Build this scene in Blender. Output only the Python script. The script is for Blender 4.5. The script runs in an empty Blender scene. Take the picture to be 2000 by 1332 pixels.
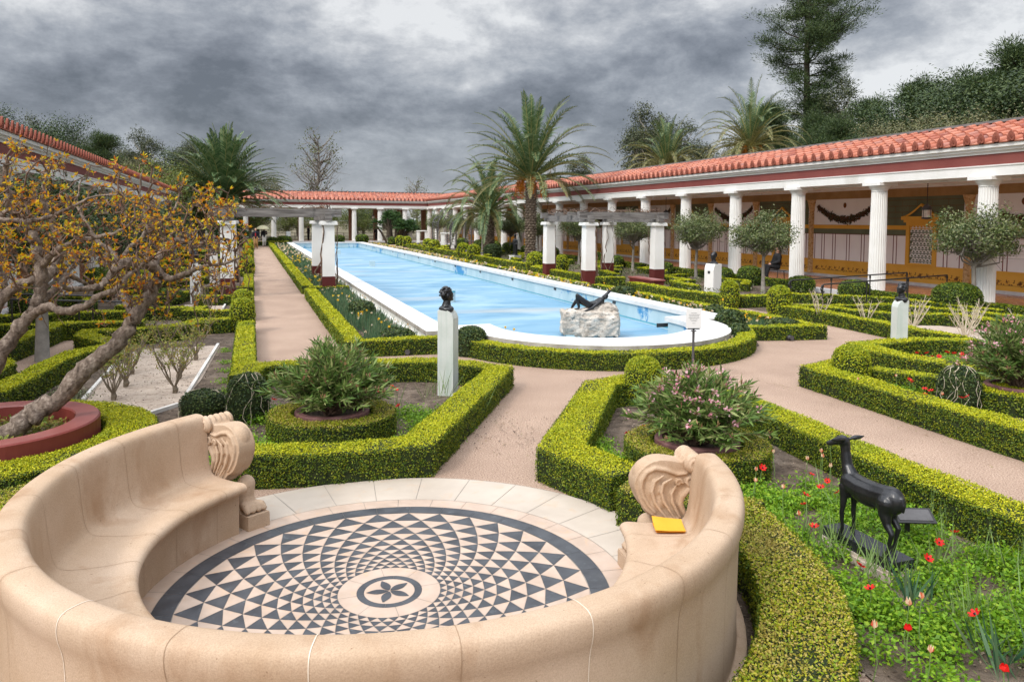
import bpy, bmesh, math, random
import numpy as np
from mathutils import Vector, Matrix, Euler
C = bpy.context.scene.collection
PI = math.pi
R = math.radians
rng = np.random.default_rng(7)
random.seed(7)

# ---------------------------------------------------------------- camera
YAW, PITCH, ROLL, FPX, EYE = R(19.216), R(3.3434), 0.0057, 1465.0, 2.6
_f = Vector((math.sin(YAW)*math.cos(PITCH), math.cos(YAW)*math.cos(PITCH), -math.sin(PITCH)))
_r0 = Vector((math.cos(YAW), -math.sin(YAW), 0)); _u0 = _r0.cross(_f)
_r = _r0*math.cos(ROLL)+_u0*math.sin(ROLL); _u = -_r0*math.sin(ROLL)+_u0*math.cos(ROLL)
cam = bpy.data.objects.new('camera', bpy.data.cameras.new('camera')); C.objects.link(cam)
cam.matrix_world = Matrix(((_r.x,_u.x,-_f.x,0),(_r.y,_u.y,-_f.y,0),(_r.z,_u.z,-_f.z,EYE),(0,0,0,1)))
cam.data.sensor_width = 36; cam.data.lens = 36*FPX/2000; cam.data.shift_y = -149/2000
cam.data.clip_start = .05; cam.data.clip_end = 3000
bpy.context.scene.camera = cam
def G(u, v, z=0.):
    """survey helper: the spot on the level plane z that lies under photo point u, v"""
    a = (u-1000)/FPX; b = -(v-517)/FPX
    d = _r*a+_u*b+_f; t = (z-EYE)/d.z
    return (t*d.x, t*d.y)

# ---------------------------------------------------------------- tagging
def tag(o, label=None, cat=None, group=None, kind=None):
    if label: o['label'] = label
    if cat: o['category'] = cat
    if group: o['group'] = group
    if kind: o['kind'] = kind
    return o
def empty(name, loc=(0,0,0), rz=0, label=None, cat=None, group=None):
    o = bpy.data.objects.new(name, None); C.objects.link(o)
    o.location = loc; o.rotation_euler = (0,0,rz); o.empty_display_size = .2
    return tag(o, label, cat, group)
def copy_tree(o, parent=None):
    c = o.copy(); C.objects.link(c)
    if parent: c.parent = parent
    for ch in [k for k in o.children]: copy_tree(ch, c)
    return c
ORD = ['nearest','second','third','fourth','fifth','sixth','seventh','eighth','ninth','tenth','eleventh','twelfth','thirteenth','fourteenth','fifteenth','sixteenth','seventeenth','eighteenth','nineteenth','twentieth','twenty first','twenty second','twenty third','twenty fourth']

# ---------------------------------------------------------------- materials
def _nodes(name):
    m = bpy.data.materials.new(name); m.use_nodes = True
    nt = m.node_tree; b = nt.nodes['Principled BSDF']
    return m, nt, b
def _ramp(nt, fac, stops):
    r = nt.nodes.new('ShaderNodeValToRGB'); nt.links.new(fac, r.inputs[0])
    e = r.color_ramp.elements
    while len(e) < len(stops): e.new(.5)
    for x, (p, c) in zip(e, stops): x.position = p; x.color = (*c, 1)
    return r.outputs[0]
def _noise(nt, scale, detail=4, coord='Object', dist=0, stretch=None, rough=.55):
    tc = nt.nodes.new('ShaderNodeTexCoord'); n = nt.nodes.new('ShaderNodeTexNoise')
    n.inputs['Scale'].default_value = scale; n.inputs['Detail'].default_value = detail
    n.inputs['Distortion'].default_value = dist; n.inputs['Roughness'].default_value = rough
    src = tc.outputs[coord]
    if stretch:
        mp = nt.nodes.new('ShaderNodeMapping'); mp.inputs['Scale'].default_value = stretch
        nt.links.new(src, mp.inputs[0]); src = mp.outputs[0]
    nt.links.new(src, n.inputs['Vector']); return n.outputs['Fac']
def _mix(nt, fac, a, b, mode='MIX'):
    m = nt.nodes.new('ShaderNodeMix'); m.data_type = 'RGBA'; m.blend_type = mode
    for inp, val in ((m.inputs[0], fac), (m.inputs[6], a), (m.inputs[7], b)):
        if isinstance(val, (int, float)): inp.default_value = val
        elif isinstance(val, tuple): inp.default_value = (*val, 1)
        else: nt.links.new(val, inp)
    return m.outputs[2]
def _bump(nt, b, h, strength, dist=.01):
    bp = nt.nodes.new('ShaderNodeBump'); bp.inputs['Strength'].default_value = strength
    bp.inputs['Distance'].default_value = dist
    nt.links.new(h, bp.inputs['Height']); nt.links.new(bp.outputs[0], b.inputs['Normal'])
def surf(name, c1, c2, scale=3, rough=.8, bump=0, bscale=40, spec=.3, metal=0, stretch=None, dirt=None, dist=.01, c3=None):
    m, nt, b = _nodes(name)
    st = [(.3, c1), (.7, c2)] if c3 is None else [(.28, c1), (.5, c2), (.72, c3)]
    col = _ramp(nt, _noise(nt, scale, 6, stretch=stretch), st)
    if dirt:
        col = _mix(nt, _ramp(nt, _noise(nt, dirt[1], 7, dist=.6, stretch=dirt[2] if len(dirt) > 2 else None), [(dirt[3] if len(dirt) > 3 else .5, (0,0,0)), ((dirt[3] if len(dirt) > 3 else .5)+.22, (1,1,1))]), col, dirt[0])
    nt.links.new(col, b.inputs['Base Color'])
    b.inputs['Roughness'].default_value = rough; b.inputs['Metallic'].default_value = metal
    b.inputs['Specular IOR Level'].default_value = spec
    if bump: _bump(nt, b, _noise(nt, bscale, 5), bump, dist)
    return m
def leafmat(name, cols, patch=None, rough=.5, trans=.25, spec=.3):
    """leaf colours by random island, with slow noise drift; a little light comes through"""
    m, nt, b = _nodes(name)
    g = nt.nodes.new('ShaderNodeNewGeometry')
    n = len(cols); col = _ramp(nt, g.outputs['Random Per Island'], [((i+.5)/n, c) for i, c in enumerate(cols)])
    if patch:
        pc, ps, pt = patch
        col = _mix(nt, _ramp(nt, _noise(nt, ps, 3), [(pt, (0,0,0)), (pt+.15, (1,1,1))]), col, pc)
    nt.links.new(col, b.inputs['Base Color']); b.inputs['Roughness'].default_value = rough
    b.inputs['Specular IOR Level'].default_value = spec
    t = nt.nodes.new('ShaderNodeBsdfTranslucent'); nt.links.new(col, t.inputs[0])
    ms = nt.nodes.new('ShaderNodeMixShader'); ms.inputs[0].default_value = trans
    nt.links.new(b.outputs[0], ms.inputs[1]); nt.links.new(t.outputs[0], ms.inputs[2])
    nt.links.new(ms.outputs[0], nt.nodes['Material Output'].inputs[0])
    return m
M = {}
M['box_top'] = leafmat('boxwood_new_growth_lit', [(.26,.31,.008),(.40,.43,.010),(.54,.52,.012),(.62,.55,.016),(.36,.40,.010)], ((.30,.36,.012), .9, .56), trans=.2)  # lime of young tips, with some light from above put into the colour
M['box_side'] = leafmat('boxwood_leaves', [(.04,.08,.006),(.09,.15,.008),(.17,.22,.010),(.30,.30,.012),(.07,.13,.008)], trans=.2)  # older leaves; part of their darker tone is side shade put into the colour
M['box_scorch'] = leafmat('boxwood_scorched', [(.18,.26,.010),(.33,.37,.012),(.42,.39,.02),(.36,.27,.05),(.46,.38,.10)], ((.36,.27,.07), 1.6, .6), trans=.2)
M['box_core'] = surf('boxwood_twigs', (.010,.018,.004), (.03,.04,.010), 20, .9)
M['yew'] = leafmat('yew_sprays', [(.03,.06,.008),(.06,.11,.012),(.11,.17,.014),(.18,.22,.016)], trans=.15)
M['yew_lime'] = leafmat('boxwood_ball_leaves', [(.13,.20,.008),(.24,.30,.010),(.36,.39,.012),(.46,.45,.015)], trans=.2)
M['oleander'] = leafmat('oleander_leaves', [(.06,.12,.025),(.10,.18,.035),(.15,.24,.05),(.20,.28,.07),(.30,.32,.12)], trans=.2)
M['olean_bud'] = leafmat('oleander_buds', [(.20,.07,.05),(.30,.14,.09),(.25,.16,.06)], trans=.1)
M['pinkpetal'] = leafmat('pink_petals', [(.75,.36,.42),(.85,.55,.58),(.7,.25,.33)], trans=.3)
M['ivy'] = leafmat('ivy_leaves', [(.012,.03,.008),(.03,.06,.015),(.06,.10,.02),(.10,.12,.03)], trans=.1)
M['ferny'] = leafmat('anemone_foliage', [(.09,.20,.010),(.16,.32,.015),(.25,.43,.02),(.12,.26,.015),(.32,.46,.03)], trans=.35)
M['blade'] = leafmat('bulb_blades', [(.04,.10,.05),(.07,.15,.07),(.11,.19,.09),(.15,.20,.10)], trans=.25)
M['red'] = leafmat('red_petals', [(.55,.006,.008),(.70,.012,.012),(.78,.03,.02)], trans=.3)
M['redcore'] = surf('dark_flower_centre', (.01,.005,.01), (.02,.01,.02), 50, .6)
M['tulip'] = leafmat('striped_tulip_petals', [(.85,.75,.45),(.80,.25,.12),(.9,.80,.55),(.75,.12,.06)], trans=.35)
M['yellow'] = leafmat('yellow_petals', [(.85,.58,.02),(.90,.68,.05),(.85,.45,.01)], trans=.35)
M['cream'] = leafmat('faded_cream_petals', [(.75,.60,.38),(.8,.75,.6),(.7,.45,.22)], trans=.3)
M['stem'] = surf('green_stems', (.12,.20,.05), (.20,.28,.09), 30, .6)
M['palm'] = leafmat('palm_leaflets', [(.05,.10,.035),(.08,.14,.05),(.12,.18,.065),(.17,.22,.10)], trans=.15, rough=.42)
M['palm_dry'] = leafmat('dry_palm_leaflets', [(.09,.12,.04),(.16,.17,.06),(.24,.21,.09),(.30,.24,.11)], trans=.15)
M['rachis'] = surf('palm_ribs', (.22,.22,.07), (.36,.30,.10), 8, .5)
M['boots'] = surf('palm_trunk_fibre', (.07,.05,.035), (.24,.18,.13), 14, .9, .8, 30)
M['bootcut'] = surf('cut_palm_boots', (.13,.10,.07), (.34,.26,.19), 9, .9, .5, 60)
M['dates'] = leafmat('orange_date_fruit', [(.55,.17,.01),(.70,.26,.02),(.42,.11,.01)], trans=.05)
M['fan'] = leafmat('fan_palm_leaves', [(.012,.04,.012),(.03,.08,.02),(.06,.13,.03),(.09,.16,.04)], trans=.1)
M['olive'] = leafmat('grey_green_leaves', [(.055,.075,.025),(.095,.115,.04),(.14,.16,.06),(.22,.22,.12)], trans=.12, rough=.4)
M['mop'] = leafmat('mop_tree_leaves', [(.05,.08,.022),(.09,.125,.035),(.14,.17,.05),(.22,.23,.11)], trans=.12, rough=.4)
M['dark'] = leafmat('dark_evergreen_leaves', [(.016,.034,.010),(.03,.056,.015),(.052,.085,.022),(.08,.11,.032)], trans=.1)
M['pine'] = leafmat('pine_needles', [(.020,.042,.014),(.038,.068,.020),(.065,.10,.03),(.095,.13,.038)], trans=.1)
M['mid'] = leafmat('mid_green_leaves', [(.06,.09,.015),(.11,.15,.025),(.17,.21,.04),(.24,.25,.07)], trans=.25)
M['euc'] = leafmat('eucalyptus_leaves', [(.025,.036,.016),(.045,.06,.024),(.075,.09,.035),(.11,.115,.05)], trans=.15)
M['oak'] = leafmat('oak_leaves', [(.06,.065,.025),(.10,.105,.04),(.15,.15,.055),(.19,.17,.08)], trans=.15)
M['spring'] = leafmat('young_plane_leaves', [(.10,.12,.03),(.17,.18,.04),(.24,.23,.07)], trans=.3)
M['plane'] = leafmat('plane_leaves', [(.07,.09,.02),(.11,.13,.03),(.15,.16,.045)], trans=.2)
M['orange'] = leafmat('new_pomegranate_leaves', [(.55,.16,.015),(.70,.32,.01),(.72,.46,.01),(.62,.54,.015),(.50,.09,.02),(.50,.50,.03)], trans=.4)
M['roseleaf'] = leafmat('new_rose_leaves', [(.22,.26,.04),(.32,.33,.06),(.36,.22,.07),(.17,.24,.04)], trans=.3)
M['bark'] = surf('twisted_bark', (.07,.05,.038), (.20,.15,.115), 22, .9, 1.0, 30, stretch=(1,1,.5), dist=.03, c3=(.36,.29,.23))
M['greybark'] = surf('smooth_grey_bark', (.17,.15,.125), (.29,.26,.22), 8, .85, .4, 30)
M['darkbark'] = surf('dark_bark', (.05,.038,.028), (.11,.085,.06), 10, .9, .5, 25)
M['whitebark'] = surf('pale_plane_bark', (.35,.31,.25), (.55,.50,.42), 4, .85)
M['vine'] = surf('vine_bark', (.09,.055,.038), (.20,.13,.09), 15, .9, .6, 40)
M['cane'] = surf('rose_canes', (.13,.10,.07), (.26,.21,.15), 15, .85)
M['straw'] = surf('pale_dry_canes', (.42,.35,.25), (.55,.47,.35), 15, .85)
M['soil'] = surf('dark_garden_soil', (.055,.038,.027), (.17,.125,.09), 9, .95, .9, 26, dirt=((.26,.20,.15), 1.7), dist=.04)
M['sand'] = surf('pale_sandy_soil', (.42,.33,.26), (.56,.46,.37), 2.5, .95, .9, 22, dirt=((.24,.18,.135), 9, None, .54), dist=.03)
M['land'] = surf('dry_ground', (.10,.085,.05), (.18,.15,.09), .4, .95)
def stone_material():
    m, nt, b = _nodes('tan_cast_stone')
    col = _ramp(nt, _noise(nt, 1.6, 7), [(.3, (.45,.315,.205)), (.7, (.56,.42,.305))])
    col = _mix(nt, _ramp(nt, _noise(nt, 3.2, 8, dist=.4, stretch=(1,1,.45)), [(.54, (0,0,0)), (.72, (.75,.75,.75))]), col, (.36,.22,.125))
    grain = _ramp(nt, _noise(nt, 150, 3, rough=.8), [(.35, (.84,.82,.80)), (.6, (1.05,1.05,1.05))]); col = _mix(nt, 1.0, col, grain, 'MULTIPLY')
    pit = _ramp(nt, _noise(nt, 38, 2, rough=.5), [(.725, (0,0,0)), (.76, (.7,.7,.7))]); col = _mix(nt, pit, col, (.22,.13,.07))
    nt.links.new(col, b.inputs['Base Color']); b.inputs['Roughness'].default_value = .85; b.inputs['Specular IOR Level'].default_value = .2
    _bump(nt, b, _noise(nt, 90, 5), .35, .006); return m
M['stone'] = stone_material()
M['joint'] = surf('pale_mortar', (.72,.62,.48), (.8,.7,.58), 20, .8)
M['rj'] = surf('dark_joint', (.28,.18,.10), (.36,.24,.15), 20, .85)
M['marble'] = surf('cream_marble_slabs', (.46,.385,.31), (.56,.48,.395), 2.2, .45, spec=.4, dirt=((.55,.38,.25), 5, None, .58))
M['marble2'] = surf('pink_cream_marble_tiles', (.45,.335,.255), (.56,.43,.34), 5, .45, spec=.4, dirt=((.58,.38,.24), 9, None, .56))
M['slate'] = surf('dark_grey_marble', (.036,.038,.044), (.078,.083,.092), 6, .4, spec=.45, dirt=((.13,.15,.16), 18, None, .6))
M['grout'] = surf('grey_grout', (.30,.26,.22), (.40,.35,.30), 12, .9)
M['white'] = surf('white_plaster', (.74,.72,.67), (.82,.80,.76), 1.5, .75, .12, 60, dirt=((.62,.59,.53), 1.2, (1,1,.25), .56))
M['whiteherm'] = surf('white_marble_herm', (.52,.55,.50), (.64,.66,.62), 3, .5, dirt=((.42,.50,.43), 1.6, (4,4,.3), .52))
M['coping'] = surf('white_coping_stone', (.60,.585,.555), (.71,.70,.675), 2, .6, .1, 60, dirt=((.60,.50,.38), 1.3, None, .6))
M['grime'] = surf('stained_stone_edge', (.24,.20,.16), (.50,.46,.40), 3, .8, stretch=(1,1,.2))
M['maroon'] = surf('dark_red_paint', (.085,.014,.012), (.12,.022,.018), 2, .6, .1, 50, dirt=((.17,.06,.05), 3, None, .6))
M['frieze'] = surf('dusty_red_band', (.20,.052,.045), (.25,.075,.062), .8, .75)
M['planter'] = surf('burgundy_painted_rim', (.20,.045,.040), (.30,.10,.085), 1.8, .38, .1, 60, spec=.5)
M['planter_side'] = surf('burgundy_painted_side', (.17,.028,.022), (.23,.05,.04), 2.2, .5, .1, 60)
M['pot'] = surf('dull_purple_pot', (.12,.05,.045), (.22,.11,.10), 5, .7)
M['bronze'] = surf('black_bronze', (.010,.010,.011), (.030,.030,.032), 7, .3, .15, 60, spec=.6, metal=.35)
M['blackmetal'] = surf('black_iron', (.012,.011,.011), (.03,.028,.027), 9, .45, spec=.5)
M['greymetal'] = surf('grey_steel', (.06,.055,.055), (.10,.095,.095), 9, .45, spec=.5)
M['blackstone'] = surf('polished_black_stone', (.012,.012,.015), (.028,.028,.034), 7, .2, spec=.6)
M['timber'] = surf('weathered_grey_timber', (.085,.075,.068), (.26,.24,.22), 5, .9, .8, 20, stretch=(.25,3,3), dirt=((.03,.028,.028), 1.6, None, .56))
M['rock'] = surf('pitted_limestone', (.36,.30,.24), (.66,.60,.52), 4, .9, 1.0, 12, dirt=((.13,.10,.08), 9, (1,1,2.4), .53), dist=.05)
M['terrace'] = surf('terracotta_paving', (.36,.15,.085), (.48,.22,.13), 1.2, .25, spec=.5)
M['kerbstone'] = surf('grey_marble_kerb', (.50,.50,.50), (.68,.67,.66), 3, .4)
M['wallwhite'] = surf('mural_white', (.82,.79,.77), (.88,.86,.84), 1.2, .8)
M['mred'] = surf('mural_red_line', (.16,.03,.03), (.2,.05,.04), 4, .8)
M['ochre'] = surf('mural_ochre', (.68,.35,.04), (.76,.42,.07), 1.4, .7)
M['ochre_dk'] = surf('mural_brown_ornament', (.14,.05,.02), (.22,.09,.03), 8, .8)
M['mgreen'] = surf('mural_green', (.11,.13,.075), (.16,.18,.11), 1.3, .8)
M['gold'] = surf('mural_gold_column', (.50,.29,.10), (.70,.50,.28), 9, .7, .6, 24, dirt=((.30,.14,.03), 13, None, .5))
M['tanfrieze'] = surf('mural_tan_frieze', (.36,.21,.08), (.46,.29,.13), 2, .8)
M['ceiling'] = surf('ceiling_plaster', (.80,.77,.72), (.85,.82,.78), 1, .85)
M['brownpier'] = surf('brown_painted_pier', (.20,.11,.065), (.27,.16,.10), 2.5, .8)
M['lead'] = surf('lead_flashing', (.13,.125,.12), (.22,.21,.20), 5, .6)
M['garland'] = leafmat('painted_garland', [(.02,.025,.01),(.05,.05,.02),(.16,.07,.02),(.10,.02,.015),(.03,.04,.015)], trans=0)
M['glassw'] = surf('lantern_glass', (.62,.50,.40), (.78,.70,.62), 6, .3)
M['skin'] = surf('skin', (.42,.23,.16), (.50,.29,.20), 5, .6)
M['hair'] = surf('dark_hair', (.02,.012,.008), (.05,.03,.02), 30, .6)
M['fairhair'] = surf('fair_hair', (.30,.20,.12), (.4,.28,.17), 30, .6)
M['navy'] = surf('navy_cloth', (.010,.012,.022), (.02,.023,.036), 12, .85)
M['black'] = surf('black_cloth', (.010,.010,.011), (.022,.021,.022), 12, .8)
M['khaki'] = surf('tan_cloth', (.36,.20,.08), (.44,.26,.11), 12, .85)
M['offwhite'] = surf('off_white_cloth', (.55,.52,.48), (.65,.62,.58), 12, .85)
M['redcloth'] = surf('red_cloth', (.30,.01,.015), (.38,.02,.02), 12, .85)
M['teal'] = surf('teal_cloth', (.01,.16,.17), (.02,.22,.23), 12, .85)
M['denim'] = surf('denim', (.07,.12,.19), (.12,.18,.26), 12, .85)
M['canopy'] = surf('cream_umbrella_cloth', (.75,.68,.42), (.82,.76,.52), 6, .8)
M['paper'] = surf('yellow_paper', (.74,.36,.03), (.80,.43,.045), 3, .6)
M['paperin'] = surf('orange_paper_inside', (.65,.22,.01), (.70,.27,.02), 3, .6)
M['board'] = surf('white_sign_board', (.74,.73,.70), (.80,.79,.77), 3, .5)
M['print'] = surf('grey_print', (.10,.10,.10), (.16,.16,.16), 3, .6)
M['plaque'] = surf('dark_plaque', (.03,.03,.032), (.06,.06,.062), 9, .4)
M['edging'] = surf('white_edging_board', (.60,.57,.52), (.74,.71,.66), 5, .7)
M['green_glass'] = surf('green_glass', (.03,.06,.04), (.05,.09,.06), 5, .3)

def path_material():
    m, nt, b = _nodes('pink_aggregate_path')
    fine = _ramp(nt, _noise(nt, 62, 3, rough=.9), [(.36, (.10,.05,.035)), (.46, (.36,.235,.165)), (.56, (.47,.335,.245)), (.68, (.70,.57,.45))])
    big = _ramp(nt, _noise(nt, .8, 5), [(.35, (.80,.78,.77)), (.65, (1.0,1.0,1.0))])
    col = _mix(nt, 1.0, fine, big, 'MULTIPLY')
    nt.links.new(col, b.inputs['Base Color']); b.inputs['Roughness'].default_value = .85
    _bump(nt, b, _noise(nt, 62, 3, rough=.9), .5, .006); return m
M['path'] = path_material()
def pool_floor_material():
    m, nt, b = _nodes('blue_painted_pool_floor')
    col = _ramp(nt, _noise(nt, .50, 8, stretch=(.7,1.2,1), dist=.8), [(.32, (.11,.26,.39)), (.5, (.185,.345,.47)), (.66, (.30,.45,.55))])
    rust = _ramp(nt, _noise(nt, .33, 7, stretch=(.35,1.6,1), dist=.3), [(.56, (0,0,0)), (.74, (1,1,1))])
    col = _mix(nt, rust, col, (.40,.41,.38))
    pale = _ramp(nt, _noise(nt, 1.1, 8, stretch=(.25,2.4,1), dist=.4), [(.60, (0,0,0)), (.82, (.5,.5,.5))])
    col = _mix(nt, pale, col, (.44,.54,.60))
    nt.links.new(col, b.inputs['Base Color'])
    rr = nt.nodes.new('ShaderNodeMapRange'); nt.links.new(_noise(nt, 1.3, 6, stretch=(.3,1.4,1)), rr.inputs[0])
    rr.inputs[3].default_value = .38; rr.inputs[4].default_value = .75; nt.links.new(rr.outputs[0], b.inputs['Roughness'])
    return m
M['poolfloor'] = pool_floor_material()
def pool_wall_material():
    m, nt, b = _nodes('peeling_blue_pool_wall')
    col = _ramp(nt, _noise(nt, 1.2, 6, stretch=(1,1,.6)), [(.35, (.36,.50,.54)), (.65, (.48,.59,.62))])
    peel = _ramp(nt, _noise(nt, .33, 8, dist=1.0, rough=.7), [(.56, (0,0,0)), (.60, (1,1,1))])
    col = _mix(nt, peel, col, (.05,.25,.48))
    nt.links.new(col, b.inputs['Base Color']); b.inputs['Roughness'].default_value = .6; return m
M['poolwall'] = pool_wall_material()
M['tealline'] = surf('teal_stain_line', (.06,.30,.40), (.15,.40,.48), 4, .5)
def tile_material():
    m, nt, b = _nodes('terracotta_roof_tiles')
    g = nt.nodes.new('ShaderNodeNewGeometry')
    col = _ramp(nt, g.outputs['Random Per Island'], [(.02,(.24,.07,.05)),(.14,(.40,.12,.07)),(.5,(.47,.165,.095)),(.85,(.53,.215,.14)),(.98,(.33,.15,.12))])
    col = _mix(nt, _ramp(nt, _noise(nt, 2.5, 6), [(.5,(0,0,0)),(.75,(1,1,1))]), col, (.40,.17,.12))
    nt.links.new(col, b.inputs['Base Color']); b.inputs['Roughness'].default_value = .7; return m
M['tile'] = tile_material()
M['antefix'] = surf('terracotta_antefix', (.20,.055,.035), (.30,.095,.06), 12, .8, .6, 50)

# ---------------------------------------------------------------- mesh builder
class MB:
    def __init__(s): s.v=[]; s.f3=[]; s.f4=[]; s.n=0; s.m3=[]; s.m4=[]; s.ng=[]
    def add(s, v, f, mi=0):
        v = np.asarray(v, dtype=np.float32).reshape(-1,3); f = np.asarray(f, dtype=np.int64)
        if f.size == 0: return
        if f.shape[1] == 3: s.f3.append(f+s.n); s.m3.append(np.full(len(f), mi))
        else: s.f4.append(f+s.n); s.m4.append(np.full(len(f), mi))
        s.v.append(v); s.n += len(v)
    def poly(s, pts, mi=0):
        s.ng.append((list(range(s.n, s.n+len(pts))), mi)); s.v.append(np.asarray(pts, dtype=np.float32)); s.n += len(pts)
    def box(s, c, d, rz=0, mi=0, tilt=None, taper=1):
        x, y, z = d[0]/2, d[1]/2, d[2]/2
        v = np.array([(-x,-y,-z),(x,-y,-z),(x,y,-z),(-x,y,-z),(-x*taper,-y*taper,z),(x*taper,-y*taper,z),(x*taper,y*taper,z),(-x*taper,y*taper,z)])
        if tilt: v = v @ np.array(Euler(tilt).to_matrix()).T
        if rz: c0, s0 = math.cos(rz), math.sin(rz); v = v @ np.array([[c0,s0,0],[-s0,c0,0],[0,0,1]])
        s.add(v+np.array(c), [(0,3,2,1),(4,5,6,7),(0,1,5,4),(1,2,6,5),(2,3,7,6),(3,0,4,7)], mi)
    def prism(s, pts, z0, z1, mi=0, bottom=True):
        n = len(pts); a = sum(pts[i][0]*pts[(i+1)%n][1]-pts[(i+1)%n][0]*pts[i][1] for i in range(n))
        if a < 0: pts = pts[::-1]
        b0 = s.n; s.v.append(np.array([(p[0],p[1],z0) for p in pts]+[(p[0],p[1],z1) for p in pts], dtype=np.float32)); s.n += 2*n
        s.ng.append((list(range(b0+n, b0+2*n)), mi))
        if bottom: s.ng.append((list(range(b0+n-1, b0-1, -1)), mi))
        s.f4.append(np.array([(b0+i, b0+(i+1)%n, b0+n+(i+1)%n, b0+n+i) for i in range(n)])); s.m4.append(np.full(n, mi))
    def lathe(s, prof, c=(0,0,0), seg=20, mi=0, sx=1, sy=1, a0=0, a1=2*PI, flute=0, nfl=0):
        full = abs(a1-a0-2*PI) < 1e-6
        n = seg if full else seg+1
        a = a0+np.arange(n)*(a1-a0)/seg
        rm = np.ones(n)
        if flute: rm = 1-flute*np.abs(np.sin(a*nfl/2))
        V = np.array([[(p[0]*m*math.cos(t)*sx, p[0]*m*math.sin(t)*sy, p[1]) for t, m in zip(a, rm)] for p in prof]).reshape(-1,3)+np.array(c)
        F = []
        for i in range(len(prof)-1):
            for j in range(seg):
                k = (j+1) % n
                F.append((i*n+j, i*n+k, (i+1)*n+k, (i+1)*n+j))
        s.add(V, F, mi)
    def tube(s, pts, rad, seg=8, mi=0, cap=True, wob=0):
        pts = [np.array(p, float) for p in pts]; m = len(pts)
        if not hasattr(rad, '__len__'): rad = [rad]*m
        V = []; t0 = pts[1]-pts[0]
        up = np.array((0,0,1.)) if abs(t0[2]) < .9*np.linalg.norm(t0) else np.array((1.,0,0))
        for i in range(m):
            t = pts[min(i+1,m-1)]-pts[max(i-1,0)]; t = t/(np.linalg.norm(t)+1e-9)
            a = np.cross(t, up); a /= np.linalg.norm(a)+1e-9; b = np.cross(t, a); up = -b if np.dot(-b, up) > 0 else b
            for j in range(seg):
                th = 2*PI*j/seg; r = rad[i]*(1+wob*random.uniform(-1,1))
                V.append(pts[i]+r*(math.cos(th)*a+math.sin(th)*b))
        F = [(i*seg+j, i*seg+(j+1)%seg, (i+1)*seg+(j+1)%seg, (i+1)*seg+j) for i in range(m-1) for j in range(seg)]
        n0 = s.n; s.add(V, F, mi)
        if cap:
            s.ng.append(([n0+j for j in range(seg)], mi)); s.ng.append(([n0+(m-1)*seg+j for j in range(seg-1,-1,-1)], mi))
    def ell(s, c, r, seg=16, rings=10, mi=0, rot=None):
        V = []; F = []
        for i in range(rings+1):
            ph = PI*i/rings
            for j in range(seg):
                th = 2*PI*j/seg; V.append((math.sin(ph)*math.cos(th)*r[0], math.sin(ph)*math.sin(th)*r[1], math.cos(ph)*r[2]))
        V = np.array(V)
        if rot: V = V @ np.array(Euler(rot).to_matrix()).T
        for i in range(rings):
            for j in range(seg): F.append((i*seg+j, (i+1)*seg+j, (i+1)*seg+(j+1)%seg, i*seg+(j+1)%seg))
        s.add(V+np.array(c), F, mi)
    def leaves(s, P, L, wr=.5, nrm=None, spread=1.0, mi=0, dirs=None, fold=0):
        """many rhombic leaves at P; normals near nrm with the given spread"""
        n = len(P)
        if n == 0: return
        N = rng.normal(size=(n,3))
        if nrm is not None: N = np.asarray(nrm)+N*spread*.6
        N /= np.linalg.norm(N, axis=1)[:,None]+1e-9
        D = rng.normal(size=(n,3)) if dirs is None else np.asarray(dirs)+rng.normal(size=(n,3))*.12
        A = D-N*(D*N).sum(1)[:,None] if dirs is None else D
        A /= np.linalg.norm(A, axis=1)[:,None]+1e-9
        B = np.cross(N, A); B /= np.linalg.norm(B, axis=1)[:,None]+1e-9
        l = (L if np.ndim(L) else np.full(n, L))*rng.uniform(.7,1.3,n)
        A = A*l[:,None]; B = B*(l*wr*.5)[:,None]
        if dirs is None: V = np.stack([P-A*.5, P+B, P+A*.5, P-B], 1)
        else: V = np.stack([P, P+A*.45+B, P+A, P+A*.45-B], 1)
        F = np.arange(4*n).reshape(n,4)
        s.add(V.reshape(-1,3), F, mi)
    def mesh(s, name, mats, smooth=False):
        me = bpy.data.meshes.new(name)
        V = np.concatenate(s.v).astype(np.float32)
        starts = []; totals = []; idx = []; mi = []
        off = 0
        for fs, ms, k in ((s.f4, s.m4, 4), (s.f3, s.m3, 3)):
            if fs:
                F = np.concatenate(fs); n = len(F); idx.append(F.ravel()); starts.append(off+np.arange(n)*k); totals.append(np.full(n,k)); mi.append(np.concatenate(ms)); off += n*k
        if s.ng:
            for ids, m in s.ng:
                idx.append(np.array(ids)); starts.append(np.array([off])); totals.append(np.array([len(ids)])); mi.append(np.array([m])); off += len(ids)
        idx = np.concatenate(idx).astype(np.int32); starts = np.concatenate(starts).astype(np.int32); mi = np.concatenate(mi).astype(np.int32)
        me.vertices.add(len(V)); me.vertices.foreach_set('co', V.ravel())
        me.loops.add(len(idx)); me.loops.foreach_set('vertex_index', idx)
        me.polygons.add(len(starts)); me.polygons.foreach_set('loop_start', starts); me.polygons.foreach_set('material_index', mi)
        me.polygons.foreach_set('use_smooth', np.full(len(starts), bool(smooth)))
        me.update(calc_edges=True); me.validate()
        for m in (mats if isinstance(mats, (list,tuple)) else [mats]): me.materials.append(M[m] if isinstance(m, str) else m)
        return me
    def build(s, name, mats, parent=None, smooth=False, loc=None, rz=0):
        o = bpy.data.objects.new(name, s.mesh(name, mats, smooth)); C.objects.link(o)
        if parent: o.parent = parent
        if loc is not None: o.location = loc
        if rz: o.rotation_euler[2] = rz
        return o

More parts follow.
